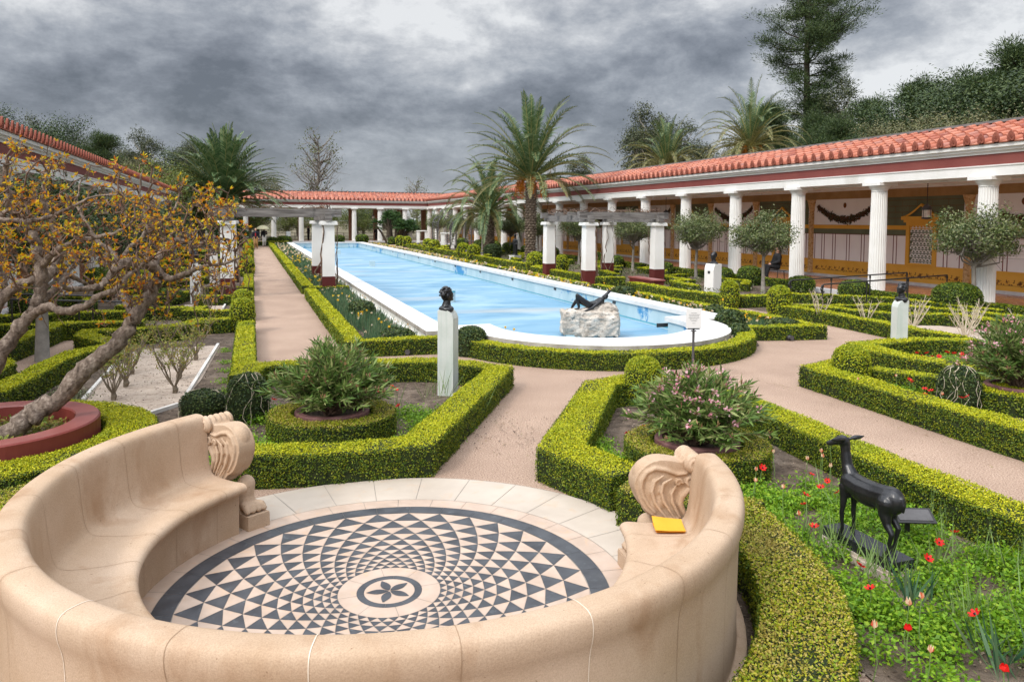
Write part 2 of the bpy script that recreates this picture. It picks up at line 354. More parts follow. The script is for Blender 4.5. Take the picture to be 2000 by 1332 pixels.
def remesh(prims, voxel, smooth=6, mats='bronze', noise=None):
    """one continuous skin over overlapping ellipsoids ('e', c, r, rot) and tapered limbs ('c', p, r, p, r ...)"""
    mb = MB()
    for p in prims:
        if p[0] == 'e': mb.ell(p[1], p[2], 16, 12, rot=p[3] if len(p) > 3 else None)
        elif p[0] == 'b': mb.box(p[1], p[2], tilt=p[3] if len(p) > 3 else None)
        elif p[0] == 'p':      # ('p', outline in x z, y0, y1)
            n = len(p[1]); b0 = mb.n
            mb.v.append(np.array([(a,p[2],c) for a, c in p[1]]+[(a,p[3],c) for a, c in p[1]], dtype=np.float32)); mb.n += 2*n
            mb.ng.append((list(range(b0,b0+n)), 0)); mb.ng.append((list(range(b0+2*n-1,b0+n-1,-1)), 0))
            mb.f4.append(np.array([(b0+i,b0+n+i,b0+n+(i+1)%n,b0+(i+1)%n) for i in range(n)])); mb.m4.append(np.zeros(n, int))
        else:
            pts = list(p[1::2]); rs = list(p[2::2])
            P = []; Q = []
            for i in range(len(pts)-1):
                for k in range(5):
                    t = k/5; P.append([a+(b-a)*t for a, b in zip(pts[i], pts[i+1])]); Q.append(rs[i]+(rs[i+1]-rs[i])*t)
            P.append(pts[-1]); Q.append(rs[-1]); mb.tube(P, Q, 12)
            for a, b in zip(pts, rs): mb.ell(a, (b,b,b), 12, 8)
    me = mb.mesh('tmp', mats); o = bpy.data.objects.new('tmp', me); C.objects.link(o)
    bm = bmesh.new(); bm.from_mesh(me); bmesh.ops.triangulate(bm, faces=[f for f in bm.faces if len(f.verts) > 4]); bmesh.ops.remove_doubles(bm, verts=bm.verts, dist=1e-5); bmesh.ops.recalc_face_normals(bm, faces=bm.faces); bm.to_mesh(me); bm.free()
    r = o.modifiers.new('r', 'REMESH'); r.mode = 'VOXEL'; r.voxel_size = voxel
    s = o.modifiers.new('s', 'SMOOTH'); s.iterations = smooth; s.factor = .5
    dg = bpy.context.evaluated_depsgraph_get()
    out = bpy.data.meshes.new_from_object(o.evaluated_get(dg))
    bpy.data.objects.remove(o)
    if noise:
        from mathutils import noise as nz
        amp, sc = noise
        for v in out.vertices:
            v.co += v.normal*amp*(nz.noise(v.co*sc)+.5*nz.noise(v.co*sc*2.3))
    out.polygons.foreach_set('use_smooth', np.ones(len(out.polygons), dtype=bool))
    out.materials.clear(); out.materials.append(M[mats])
    return out
def link(name, me, parent=None, loc=None, rz=0):
    o = bpy.data.objects.new(name, me); C.objects.link(o)
    if parent: o.parent = parent
    if loc is not None: o.location = loc
    o.rotation_euler[2] = rz
    return o
def sheet(name, pts, z, mat, kind='structure'):
    mb = MB(); mb.poly([(x,y,z) for x, y in pts]); o = mb.build(name, mat); return tag(o, kind=kind)
def dist(x, y): return math.hypot(x, y)

# ================================================================ sky and light
w = bpy.data.worlds.new('World'); bpy.context.scene.world = w; w.use_nodes = True
nt = w.node_tree; bg = nt.nodes['Background']
SUN_EL, SUN_AZ = R(44), R(243)          # azimuth clockwise from +Y (pool axis)
sky = nt.nodes.new('ShaderNodeTexSky'); sky.sky_type = 'NISHITA'; sky.sun_disc = False
sky.sun_elevation = SUN_EL; sky.sun_rotation = SUN_AZ
tc = nt.nodes.new('ShaderNodeTexCoord'); sep = nt.nodes.new('ShaderNodeSeparateXYZ'); nt.links.new(tc.outputs['Generated'], sep.inputs[0])
def mth(op, a, b=None, clamp=False):
    n = nt.nodes.new('ShaderNodeMath'); n.operation = op; n.use_clamp = clamp
    for i, x in enumerate((a, b)):
        if x is None: continue
        if isinstance(x, (int, float)): n.inputs[i].default_value = x
        else: nt.links.new(x, n.inputs[i])
    return n.outputs[0]
zz = mth('ADD', mth('MAXIMUM', sep.outputs[2], 0.0), .30)
cmb = nt.nodes.new('ShaderNodeCombineXYZ')
for i_, k_ in ((0,1.0),(1,1.0),(2,1.9)): nt.links.new(mth('MULTIPLY', sep.outputs[i_], k_), cmb.inputs[i_])
def wn(scale, detail, off, dist=.0, rough=.55):
    mp = nt.nodes.new('ShaderNodeMapping'); mp.inputs['Location'].default_value = off
    nt.links.new(cmb.outputs[0], mp.inputs[0]); n = nt.nodes.new('ShaderNodeTexNoise')
    n.inputs['Scale'].default_value = scale; n.inputs['Detail'].default_value = detail; n.inputs['Distortion'].default_value = dist
    n.inputs['Roughness'].default_value = rough
    nt.links.new(mp.outputs[0], n.inputs['Vector']); return n.outputs['Fac']
big = wn(1.9, 4, (0.15,3.3,8), .2); fine = wn(5.5, 12, (1,6,6), .1, .66)
cl = mth('ADD', mth('MULTIPLY', big, .60), mth('MULTIPLY', fine, .40))
ccol = _ramp(nt, cl, [(.41, (.12,.132,.155)), (.46, (.20,.216,.248)), (.505, (.31,.33,.365)), (.545, (.46,.475,.50)), (.59, (.68,.69,.70))])
# an overcast sky grows brighter towards the zenith
up = nt.nodes.new('ShaderNodeMapRange'); nt.links.new(sep.outputs[2], up.inputs[0])
up.inputs[1].default_value = .33; up.inputs[2].default_value = .75; up.inputs[3].default_value = 1.0; up.inputs[4].default_value = 3.2
hz = nt.nodes.new('ShaderNodeMapRange'); nt.links.new(sep.outputs[2], hz.inputs[0])
hz.inputs[1].default_value = 0; hz.inputs[2].default_value = .12; hz.inputs[3].default_value = .45; hz.inputs[4].default_value = 0
ccol = _mix(nt, hz.outputs[0], ccol, (.46,.49,.54))
vs = nt.nodes.new('ShaderNodeVectorMath'); vs.operation = 'SCALE'; nt.links.new(ccol, vs.inputs[0]); nt.links.new(up.outputs[0], vs.inputs['Scale'])
dt = nt.nodes.new('ShaderNodeVectorMath'); dt.operation = 'DOT_PRODUCT'; nt.links.new(tc.outputs['Generated'], dt.inputs[0])
dt.inputs[1].default_value = (math.sin(SUN_AZ)*math.cos(SUN_EL), math.cos(SUN_AZ)*math.cos(SUN_EL), math.sin(SUN_EL))
glow = mth('ADD', mth('MULTIPLY', mth('POWER', mth('MAXIMUM', dt.outputs['Value'], 0.0), 2.5), 2.3), 1.0)
vs2 = nt.nodes.new('ShaderNodeVectorMath'); vs2.operation = 'SCALE'; nt.links.new(vs.outputs[0], vs2.inputs[0]); nt.links.new(glow, vs2.inputs['Scale']); vs = vs2
nt.links.new(vs.outputs[0], bg.inputs[0]); bg.inputs[1].default_value = 1.0
bg2 = nt.nodes.new('ShaderNodeBackground'); nt.links.new(sky.outputs[0], bg2.inputs[0]); bg2.inputs[1].default_value = .05
ms = nt.nodes.new('ShaderNodeMixShader'); ms.inputs[0].default_value = .15
nt.links.new(bg.outputs[0], ms.inputs[1]); nt.links.new(bg2.outputs[0], ms.inputs[2]); nt.links.new(ms.outputs[0], nt.nodes['World Output'].inputs[0])
sl = bpy.data.lights.new('sun', 'SUN'); sl.energy = 1.35; sl.angle = R(12); sl.color = (1,.93,.83)
so = bpy.data.objects.new('sun', sl); C.objects.link(so)
sd = Vector((math.sin(SUN_AZ)*math.cos(SUN_EL), math.cos(SUN_AZ)*math.cos(SUN_EL), math.sin(SUN_EL)))
so.rotation_euler = sd.to_track_quat('Z', 'Y').to_euler(); so.location = sd*100
vsn = bpy.context.scene.view_settings; vsn.view_transform = 'Standard'; vsn.look = 'None'; vsn.gamma = 1; vsn.exposure = .42
cy = bpy.context.scene.cycles; cy.max_bounces = 6; cy.diffuse_bounces = 4; cy.transparent_max_bounces = 4

# ================================================================ ground
PX0, PX1, PY0, PY1 = 3.3, 10.7, 14.65, 76.4      # pool coping, outer edges
def arcpts(cx, cy_, r, a0, a1, n): return [(cx+r*math.cos(R(a0+(a1-a0)*i/n)), cy_+r*math.sin(R(a0+(a1-a0)*i/n))) for i in range(n+1)]
outer = [(PX0,PY1),(PX0,PY0)]+arcpts(7,14.65,2.85,180,360,36)+[(PX1,PY0),(PX1,PY1)]
inner = [(3.85,75.85),(3.85,15.35)]+[(4.85,15.35)]+arcpts(7,14.9,2.15,180,360,32)+[(9.15,15.35),(10.15,15.35),(10.15,75.85)]
def sheet_with_hole(name, x0, x1, y0, y1, z, mat, hole):
    bm = bmesh.new(); E_ = []
    for ring in ([(x0,y0),(x1,y0),(x1,y1),(x0,y1)], hole):
        vs_ = [bm.verts.new((x,y,z)) for x, y in ring]
        E_ += [bm.edges.new((vs_[i], vs_[(i+1)%len(vs_)])) for i in range(len(vs_))]
    bmesh.ops.triangle_fill(bm, use_beauty=True, use_dissolve=False, edges=E_)
    for f in bm.faces:
        if f.normal.z < 0: f.normal_flip()
    me = bpy.data.meshes.new(name); bm.to_mesh(me); bm.free(); me.materials.append(M[mat])
    return tag(link(name, me), kind='structure')
mid_ring = [(3.5,76.2),(3.5,14.85)]+arcpts(7,14.65,2.6,180,360,36)+[(10.5,14.85),(10.5,76.2)]
sheet_with_hole('ground', -900, 900, -300, 1500, -.012, 'land', mid_ring)
sheet_with_hole('path', -12, 22, -4, 79, 0.0, 'path', mid_ring)

# ================================================================ pool
pool = empty('reflecting_pool', (7,14,0), 0, 'long drained pale blue pool with white stone coping and a rounded near end', 'pool')
def inv(o, x, y, z=0): o.parent = pool; o.location = (-7,-14,0); return o
def ring_strip(mb, A, zA, B, zB, mi=0, flip=False):
    """wall or ledge between two open outlines of unequal length: both resampled"""
    def rs(P, n=220):
        d = [0]
        for i in range(1, len(P)): d.append(d[-1]+dist(P[i][0]-P[i-1][0], P[i][1]-P[i-1][1]))
        T = np.linspace(0, d[-1], n); return np.interp(T, d, [p[0] for p in P]), np.interp(T, d, [p[1] for p in P])
    n = len(A); V = [(*p, zA) for p in A]+[(*p, zB) for p in B]
    F = [(i, i+1, n+i+1, n+i) for i in range(n-1)]
    mb.add(V, F, mi)
def offset_open(P, d):
    """offset a closed outline (given open) by d, mitred"""
    n = len(P); out = []
    for i in range(n):
        p0, p1, p2 = np.array(P[i-1]), np.array(P[i]), np.array(P[(i+1)%n])
        a = p1-p0; a = a/(np.linalg.norm(a)+1e-9); b = p2-p1; b = b/(np.linalg.norm(b)+1e-9)
        na = np.array((a[1],-a[0])); nb = np.array((b[1],-b[0])); m = na+nb; m = m/(np.linalg.norm(m)+1e-9)
        k = d/max(.35, float(np.dot(m, na))); out.append(tuple(p1+m*k))
    return out
cl_ = lambda P: P+[P[0]]
# outer ring runs clockwise-ish: find the sign that grows it
def grow(P, d):
    Q = offset_open(P, d); s = lambda X: abs(sum(X[i][0]*X[(i+1)%len(X)][1]-X[(i+1)%len(X)][0]*X[i][1] for i in range(len(X))))
    return Q if (s(Q) > s(P)) == (d > 0) else offset_open(P, -d)
def top_with_hole(O, I, z, mb_name, mat, thick_mats=None):
    bm = bmesh.new(); E_ = []
    for ring in (O, I):
        vs_ = [bm.verts.new((x,y,z)) for x, y in ring]
        E_ += [bm.edges.new((vs_[i], vs_[(i+1)%len(vs_)])) for i in range(len(vs_))]
    bmesh.ops.triangle_fill(bm, use_beauty=True, use_dissolve=False, edges=E_)
    fs = [[v.co[:] for v in (f.verts if f.normal.z > 0 else reversed(f.verts))] for f in bm.faces]; bm.free(); return fs
mb = MB()
for f in top_with_hole(outer, inner, .38, '', ''): mb.add(f, [(0,1,2)], 0)
o_in = grow(outer, -.05)
ring_strip(mb, cl_(outer), .30, cl_(outer), .38, 1); ring_strip(mb, cl_(o_in), .30, cl_(outer), .30, 1)
i_out = grow(inner, .06)
ring_strip(mb, cl_(inner), .38, cl_(inner), .27, 0); ring_strip(mb, cl_(inner), .27, cl_(i_out), .25, 0)
inv(mb.build('coping', ['coping','grime']), 0, 0)
mb = MB()
o2 = grow(outer, -.04)
ring_strip(mb, cl_(o2), -.03, cl_(o2), .30, 0)
o3 = grow(outer, .03); ring_strip(mb, cl_(o3), -.03, cl_(o3), .14, 0); ring_strip(mb, cl_(o3), .14, cl_(o2), .16, 0)
inv(mb.build('outer_kerb', ['white']), 0, 0)
mb = MB(); ring_strip(mb, cl_(i_out), .255, cl_(i_out), -.13, 0); ring_strip(mb, cl_(i_out), -.13, cl_(i_out), -.175, 1); ring_strip(mb, cl_(i_out), -.175, cl_(i_out), -.25, 0)
inv(mb.build('basin_wall', ['poolwall','tealline']), 0, 0)
mb = MB(); mb.poly([(x,y,-.2) for x, y in grow(inner, .07)][::-1]); fl = mb.build('basin_floor', ['poolfloor']); inv(fl, 0, 0)
for y in np.arange(20, 75, 4.6):
    mb = MB(); mb.box((10.20,y,.19),(.03,.17,.075)); inv(mb.build('skimmer_slot', ['blackmetal']), 0, 0)
mb = MB(); mb.box((9.2,15.395,.17),(.45,.03,.09)); inv(mb.build('skimmer_slot', ['blackmetal']), 0, 0)
# small fixtures on the pool floor
for (u, v, s, lab) in ((727,521,.30,'square pale blue fountain box midway down the drained pool floor'),(661,497,.30,'small square pale blue fountain box far down the drained pool')):
    x, y = G(u, v, -.2); mb = MB(); mb.box((0,0,s*.55),(s,s,s*1.1)); mb.box((0,0,s*1.13),(s*.8,s*.8,.03)); o = mb.build('fountain_box', ['poolwall'], loc=(x,y,-.2)); tag(o, lab, 'fountain box')
x, y = G(878, 590, -.2); mb = MB(); mb.lathe([(.20,0),(.20,.36),(.19,.40),(.16,.40),(.155,.3),(0,.3)], seg=24, mi=0); mb.lathe([(.202,.34),(.202,.402)], seg=24, mi=1)
tag(mb.build('fountain_drum', ['poolwall','tealline'], loc=(x,y,-.2), smooth=False), 'round pale blue drum standing on the pool floor behind the near bust', 'fountain drum')

# ================================================================ hedges
def leaf_size(d): return max(.0175, .0019*d)
def profile_points(w, h): return [(-w/2,0),(-w/2*1.02,h*.5),(-w/2,h*.93),(-w/2*.9,h),(w/2*.9,h),(w/2,h*.93),(w/2*1.02,h*.5),(w/2,0)]
def hedge(pts, w=.36, h=.30, label='', top='box_top', side='box_side', closed=False, group=None, name='hedge', dens=1.0, lift=0):
    P = [np.array(p, float) for p in pts]
    if closed: P.append(P[0])
    # resample
    Q = [P[0]]
    for a, b in zip(P[:-1], P[1:]):
        n = max(1, int(np.linalg.norm(b-a)/.18))
        for k in range(1, n+1): Q.append(a+(b-a)*k/n)
    Q = np.array(Q); m = len(Q)
    T = np.gradient(Q, axis=0)
    if closed: T[0] = T[-1] = Q[1]-Q[-2]
    # mitre: use averaged directions of the neighbours
    D = np.diff(Q, axis=0); D /= np.linalg.norm(D, axis=1)[:,None]+1e-9
    Nn = np.zeros((m,2)); K = np.ones(m)
    for i in range(m):
        a = D[i-1] if i > 0 else (D[-1] if closed else D[0]); b = D[i] if i < m-1 else (D[0] if closed else D[-1])
        na = np.array((a[1],-a[0])); nb = np.array((b[1],-b[0])); s = na+nb; L = np.linalg.norm(s)
        s = s/L if L > .2 else nb; Nn[i] = s; K[i] = min(2.2, 1/max(.3, float(np.dot(s, nb))))
    pr = profile_points(w-.03, h-.015); k = len(pr)
    V = np.zeros((m, k, 3))
    for j, (px, pz) in enumerate(pr):
        V[:,j,:2] = Q+Nn*(px*K)[:,None]; V[:,j,2] = pz+lift
    V += rng.normal(size=V.shape)*.006*(V[:,:,2:3] > lift+.01)
    F = [(i*k+j, i*k+j+1, (i+1)*k+j+1, (i+1)*k+j) for i in range(m-1) for j in range(k-1)]
    mb = MB(); mb.add(V.reshape(-1,3), F, 0)
    if not closed:
        mb.poly([tuple(x) for x in V[0][::-1]], 0); mb.poly([tuple(x) for x in V[-1]], 0)
    # leaves, by distance from the viewer's terrace
    seg = np.linalg.norm(np.diff(Q, axis=0), axis=1); mid = (Q[1:]+Q[:-1])/2; dd = np.hypot(mid[:,0], mid[:,1])
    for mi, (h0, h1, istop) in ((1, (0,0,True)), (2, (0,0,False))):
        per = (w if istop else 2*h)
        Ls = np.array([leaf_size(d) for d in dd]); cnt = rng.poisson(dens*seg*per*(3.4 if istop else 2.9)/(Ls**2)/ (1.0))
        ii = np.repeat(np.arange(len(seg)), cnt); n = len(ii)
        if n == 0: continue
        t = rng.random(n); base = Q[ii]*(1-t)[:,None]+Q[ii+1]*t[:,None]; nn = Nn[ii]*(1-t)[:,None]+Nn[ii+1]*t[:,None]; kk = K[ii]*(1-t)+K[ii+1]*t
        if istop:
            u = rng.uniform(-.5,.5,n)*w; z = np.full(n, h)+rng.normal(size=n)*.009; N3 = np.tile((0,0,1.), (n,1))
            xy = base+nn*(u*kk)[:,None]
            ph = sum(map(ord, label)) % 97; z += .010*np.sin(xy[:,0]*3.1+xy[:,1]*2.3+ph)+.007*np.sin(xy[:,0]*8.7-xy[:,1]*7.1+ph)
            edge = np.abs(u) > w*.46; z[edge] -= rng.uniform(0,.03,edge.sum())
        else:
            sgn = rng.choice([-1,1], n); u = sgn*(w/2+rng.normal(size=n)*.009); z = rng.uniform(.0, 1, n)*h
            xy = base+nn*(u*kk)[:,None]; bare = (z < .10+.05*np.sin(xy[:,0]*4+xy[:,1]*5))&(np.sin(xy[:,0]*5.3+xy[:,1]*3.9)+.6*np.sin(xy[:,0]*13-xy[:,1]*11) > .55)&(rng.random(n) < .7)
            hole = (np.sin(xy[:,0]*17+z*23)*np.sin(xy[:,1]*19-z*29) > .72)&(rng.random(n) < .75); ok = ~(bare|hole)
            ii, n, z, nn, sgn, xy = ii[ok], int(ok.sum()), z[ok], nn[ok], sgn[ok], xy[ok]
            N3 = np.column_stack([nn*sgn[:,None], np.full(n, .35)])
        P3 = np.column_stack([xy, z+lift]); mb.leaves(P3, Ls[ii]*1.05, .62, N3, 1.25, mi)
    if not closed:      # leafy ends
        for e, s in ((0,-1),(m-1,1)):
            d = dist(*Q[e]); L = leaf_size(d); n = int(w*h*3/L/L); dr = np.array((D[0] if e == 0 else D[-1]))*s
            u = rng.uniform(-.5,.5,n)*w; z = rng.uniform(0,1,n)*h
            xy = Q[e]+np.outer(u, Nn[e])+dr*(.005+rng.normal(size=(n,1))*.008)
            mb.leaves(np.column_stack([xy, z+lift]), L, .62, np.tile((dr[0],dr[1],.3),(n,1)), 1.2, 2)
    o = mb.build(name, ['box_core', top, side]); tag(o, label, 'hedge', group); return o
def dome(x, y, r, h, label, mat='yew', name='clipped_bush', sq=1.0, group=None, cat='clipped bush', z=0, core='box_core', nl=None):
    """rounded clipped bush: near-vertical sides and a domed top"""
    mb = MB(); N = 26
    prof = [(r*.86,0),(r*.97,h*.25),(r,h*.5),(r*.93,h*.72),(r*.74,h*.88),(r*.42,h*.97),(.001,h)]
    mb.lathe([(a*.95,b*.97) for a, b in prof], seg=18, mi=0)
    d = dist(x, y); L = leaf_size(d)*(1.0 if mat != 'ivy' else 1.6)
    area = 2*PI*r*h*.75+PI*r*r*1.1; n = nl or int(area*3.0/L/L)
    # sample the profile
    pz = rng.random(n)**.8; hh = pz*h
    rr = np.interp(hh, [p[1] for p in prof], [p[0] for p in prof]); th = rng.uniform(0, 2*PI, n)
    # extra on the cap
    cap = rng.random(n) < .38; u = np.sqrt(rng.random(n)); rr[cap] = (r*.9*u)[cap]
    hh[cap] = np.interp(rr[cap], [p[0] for p in prof[::-1]][:5], [p[1] for p in prof[::-1]][:5])
    P = np.column_stack([rr*np.cos(th), rr*np.sin(th), hh])+rng.normal(size=(n,3))*(.006+.008*r)
    Nm = np.column_stack([np.cos(th)*rr/r, np.sin(th)*rr/r, .2+1.2*(hh/h)**3]); mb.leaves(P, L*1.1, .6, Nm, 1.3, 1)
    o = mb.build(name, [core, mat], loc=(x,y,z)); tag(o, label, cat, group); return o
BC = (.88, 5.08)      # centre of the mosaic and of the bench
GP = lambda L, z=.3: [G(u, v, z) for u, v in L]

# ---- beds of soil, laid over the path sheet
def bed(name, pts, mat='soil', z=.012): return sheet(name, pts, z, mat)
bed('soil_bed', [(-.1,12.3),(2.0,12.1),(3.6,10.95),(1.6,7.6),(-.1,7.8),(-1.9,7.2),(-2.6,9.9),(-3.4,11.3),(-3.2,13.3),(-2.4,15.3),(-3.2,17.0),(-1.4,17.5),(-.5,18.2),(-.1,18)], 'soil')
bed('sand_bed', [(-2.27,11.9),(-2.33,15.46),(-2.1,16.3),(-.62,16.4),(-.78,13),(-.96,11.2),(-1.6,10.4)], 'sand', .018)
bed('soil_bed', [(4.66,9.4),(5.95,9.25),(5.75,6),(5.7,4),(5.9,-1),(2.6,-1),(3.0,1.5),(3.3,3.2),(3.4,4.6),(3.2,5.9),(2.9,6.85)], 'soil')
bed('soil_bed', arcpts(BC[0],BC[1],2.95,-110,25,30)+arcpts(BC[0],BC[1],2.2,25,-110,30), 'soil', .007)
bed('soil_bed', arcpts(BC[0],BC[1],3.0,118,205,20)+arcpts(BC[0],BC[1],2.2,205,118,20), 'soil', .0045)
bed('soil_bed', [(8.3,9.5),(9.3,9.7),(10.2,8.0),(10.4,2),(8.1,2),(8.2,6)], 'soil')
bed('soil_bed', [(10.65,10.4),(10.9,11.3),(13.6,11.0),(13.6,6),(11.6,6)], 'soil')
def bed_ring(pts, hole, z, mat):
    mb = MB()
    for f in top_with_hole(pts, hole, z, '', ''): mb.add(f, [(0,1,2)], 0)
    tag(mb.build('soil_bed', mat), kind='structure')
bed_ring([(1.9,26.2),(1.8,18),(1.95,14.35),(4.0,14.2),(4.2,13.4),(5.0,12.2),(6,11.72),(7,11.55),(8,11.7),(9,12.2),(10.1,13.1),(10.6,13.9),(12.2,13.5),(12.2,14.7),(11.9,17.6),(12,22),(12,76.8),(1.8,76.8)], mid_ring, .006, 'soil')
bed('soil_bed', [(13.9,11.4),(14.1,17.2),(14.1,76.5),(20.0,76.5),(20.0,9),(13.9,9)], 'soil', .012)
bed('sand_bed', [(13.75,11.6),(14.0,15.2),(16.4,14.2),(17.0,12.1),(16.5,9),(14.4,9.5)], 'sand', .018)
bed('soil_bed', [(-.2,19.8),(-.2,76.5),(-6.0,76.5),(-6.0,19.8)], 'soil', .008)
bed('soil_bed', [(-4.1,14.4),(-4.0,18.4),(-6.2,18.5),(-6.2,14.4)], 'soil', .008)
bed('sand_bed', [(-.9,20.3),(-.75,24.5),(-1.9,24.5),(-1.9,21.6),(-1.4,21.4)], 'sand', .014)
bed('soil_bed', [(-2.6,2),(-2.2,7.5),(-3.0,10.5),(-5.5,11.5),(-6,2)], 'soil', .010)

# ---- named hedges
A1 = GP([(607,562),(645,615),(708,664),(781,663),(849,659)])
arcA = arcpts(7.05, 14.75, 3.17, 197, 345, 24)
hedge([(1.86,25.9),(1.86,14.42),(3.75,14.3)]+arcA[1:-1]+[(10.3,13.85),(12.1,13.5)], .36, .31, 'long low box hedge round the near end of the pool, curving past the sign stand', )
hedge([(12.15,13.9),(12.1,15.6),(11.98,20),(11.98,25.0)], .30, .29, 'narrow yellow tipped hedge edging the daffodils right of the pool, near stretch', )
hedge([(-.15,11.55),(0.05,12.32),(2.0,12.05),(2.85,11.85),(3.62,10.95),(1.60,7.52),(.8,7.55),(-.2,7.75)], .40, .33, 'thick box hedge wrapping the near bed with the white herm and the left oleander', )
hedge([(-.13,11.75),(-.13,18.0)], .36, .30, 'straight yellow topped hedge along the near left edge of the left path')
hedge([(5.97,9.3),(5.2,9.55),(4.62,9.45),(2.92,6.85),(3.2,5.95)], .46, .34, 'thick angled hedge at the fork of the paths left of the right oleander')
hedge([(5.98,9.1),(5.93,7.3),(5.72,5.2),(5.72,3.0),(5.9,.8)], .42, .33, 'long hedge along the right path behind the black deer statue')
hedge([(9.15,9.75),(8.4,9.5),(8.33,8.4),(8.22,7.0),(8.16,5.9),(8.1,3.0)], .42, .33, 'long hedge on the far side of the right path, starting at a ball bush')
hedge([(9.35,9.3),(9.9,8.2),(10.5,6.6)], .36, .30, 'short inner hedge running off behind the ball bush on the right')
hedge([(11.8,6.2),(11.05,8.43),(10.72,9.8),(10.68,10.45),(10.95,11.24),(12.3,11.3),(13.6,10.95)], .42, .31, 'angular hedge around the right herm with red flowers behind it')
hedge([(13.62,11.3),(13.68,12.6),(13.98,15.3),(13.92,17.25)], .36, .31, 'hedge running away behind the right herm towards a small ball bush')
hedge([(14.2,17.2),(14.95,16.9),(15.1,15.9),(15.55,14.9),(16.95,14.15),(16.85,12.0),(16.5,9.5)], .32, .29, 'bent hedge behind the bare canes right of the right herm')
hedge([(15.5,17.0),(17.3,16.7),(18.3,14.5),(18.2,11)], .30, .27, 'hedge in front of the near end of the iron handrails')
hedge([(15.9,20.3),(18.6,18.2),(18.9,14.5)], .30, .30, 'dark hedge behind the foot of the iron handrails')
hedge([(13.35,24.8),(13.35,21.2),(13.75,19.6),(14.2,19.15),(15.1,19.2)], .42, .36, 'hedge in front of the small white herm beside the right pergola')
# left side
hedge(GP([(453,624),(389,626),(364,636),(300,642),(175,648),(165,657),(228,672),(150,690),(90,715),(40,742),(-20,772)]), .36, .33, 'winding hedge bounding the sandy rose bed on the left')
hedge(GP([(453,607),(371,607),(394,599)]), .34, .32, 'short cross hedge just behind the two ball bushes of the left path')
hedge(GP([(370,602),(330,602),(292,603)])+[(-3.3,22.1)], .30, .32, 'short hedge behind the leaning trunk, right of the left handrail')
hedge(GP([(9,675),(32,666),(77,650),(108,637),(171,633),(252,631),(281,630)]), .40, .35, 'broad hedge behind the slim grey trunk on the left')
hedge(GP([(88,634),(0,637)])+[(-6.0,18.6)], .34, .32, 'short hedge at the left margin beside the grey trunk')
hedge([(-6.1,20.4),(-4.8,20.35),(-4.5,20.7),(-3.3,20.6),(-2.6,20.4)], .34, .32, 'low hedge under the left iron handrail')
hedge([(-3.75,11.0),(-3.72,13.6),(-4.3,14.6)], .40, .33, 'end of a hedge at the left edge of the photo above the planter')
hedge([(-.12,25.2),(-.12,24.2),(-1.6,24.2)], .34, .31, 'small L shaped hedge left of the path by the near pergola pier')
hedge([(-1.5,27.0),(-.1,27.0),(-.1,33.5)], .34, .31, 'L shaped hedge left of the path beyond the near pergola pier')
hedge([(-.12,20.2),(-.12,24.0)], .34, .31, 'straight hedge piece left of the path between ball bushes and pergola')
for k, (a, b) in enumerate(((37,44),(46.5,54),(57,63),(66,74))):
    hedge([(-.12,a),(-.12,b)], .36, .30, ORD[k]+' straight hedge piece beyond the pergola on the left of the left path', group='hedges along the left path')
hedge([(1.86,27.0),(1.86,40)], .38, .30, 'hedge right of the left path just behind the pergola piers')
hedge([(1.86,26.5),(3.2,26.5)], .30, .30, 'short cross hedge at the foot of the left pergola')
hedge([(1.86,40.3),(1.86,56)], .40, .33, 'hedge right of the left path halfway down the pool')
hedge([(1.86,56.3),(1.86,76.6)], .38, .30, 'hedge right of the left path running to its far end')
hedge([(-1.2,77.6),(3.5,77.6)], .40, .42, 'hedge closing the far end of the left path behind the walkers')
for k, (a, b) in enumerate(((25.6,33),(35,46),(48,60),(62,75.5))):
    hedge([(11.9,a),(11.95,b)], .28, .27, ORD[k]+' thin hedge edging the flowers right of the pool beyond the near stretch', group='thin hedges right of the pool')
for k, (x0, a, b) in enumerate(((13.1,26.8,34.2),(13.6,36.3,46),(13.9,48,58),(14.1,60.5,70))):
    hedge([(x0+1.0,a),(x0,a+.2),(x0,b),(x0+1.2,b+1)], .40, .38, ORD[k]+' bracket shaped hedge in the row behind the thin poolside hedge', group='bracket hedges right of the pool')
# parterre lines further right
lines = [([(14.8,21.6),(16.2,23.6),(16.6,25.8),(17.5,28.6)], 'near'), ([(15.8,22.2),(17.6,21.6),(19.2,22.6),(19.2,27)], 'near')]
for k, y in enumerate((25.5,31.8,38,44.5,51,58,65)):
    hedge([(15.2,y-2.2),(15.6,y),(16.6,y+.4),(16.4,y+2.6),(18.2,y+3.2)], .34, .30, ORD[k]+' zigzag parterre hedge before the right colonnade', group='zigzag parterre hedges on the right')
    hedge([(17.4,y-2.0),(18.6,y-.5),(18.5,y+1.6),(19.5,y+2.2)], .32, .28, ORD[k]+' short bent parterre hedge close to the right columns', group='short bent hedges by the columns')
    hedge([(19.9,y-2.4),(19.9,y+3.2)], .34, .33, ORD[k]+' dark straight hedge along the foot of the right colonnade', group='straight hedges at the colonnade foot', top='box_side')
hedge([(19.6,20.6),(19.8,14.5),(19.7,9.5)], .40, .34, 'dark hedge along the colonnade foot at the right edge of the photo', top='box_side')
hedge([(17.9,14.2),(18.6,11.2),(18.9,8)], .36, .30, 'low green hedge in front of the rightmost column')
for k, y in enumerate((24.5,30.5,36.5,43,50,58)):
    hedge([(-1.7,y+2.2),(-2.4,y),(-3.2,y-.3),(-3.1,y+2.0),(-4.6,y+2.6)], .34, .30, ORD[k]+' zigzag parterre hedge on the left behind the orange leaved tree', group='zigzag parterre hedges on the left')
    hedge([(-4.2,y-1.2),(-4.6,y+.6),(-5.6,y+.8)], .32, .30, ORD[k]+' short bent hedge near the left colonnade', group='short bent hedges by the left colonnade')
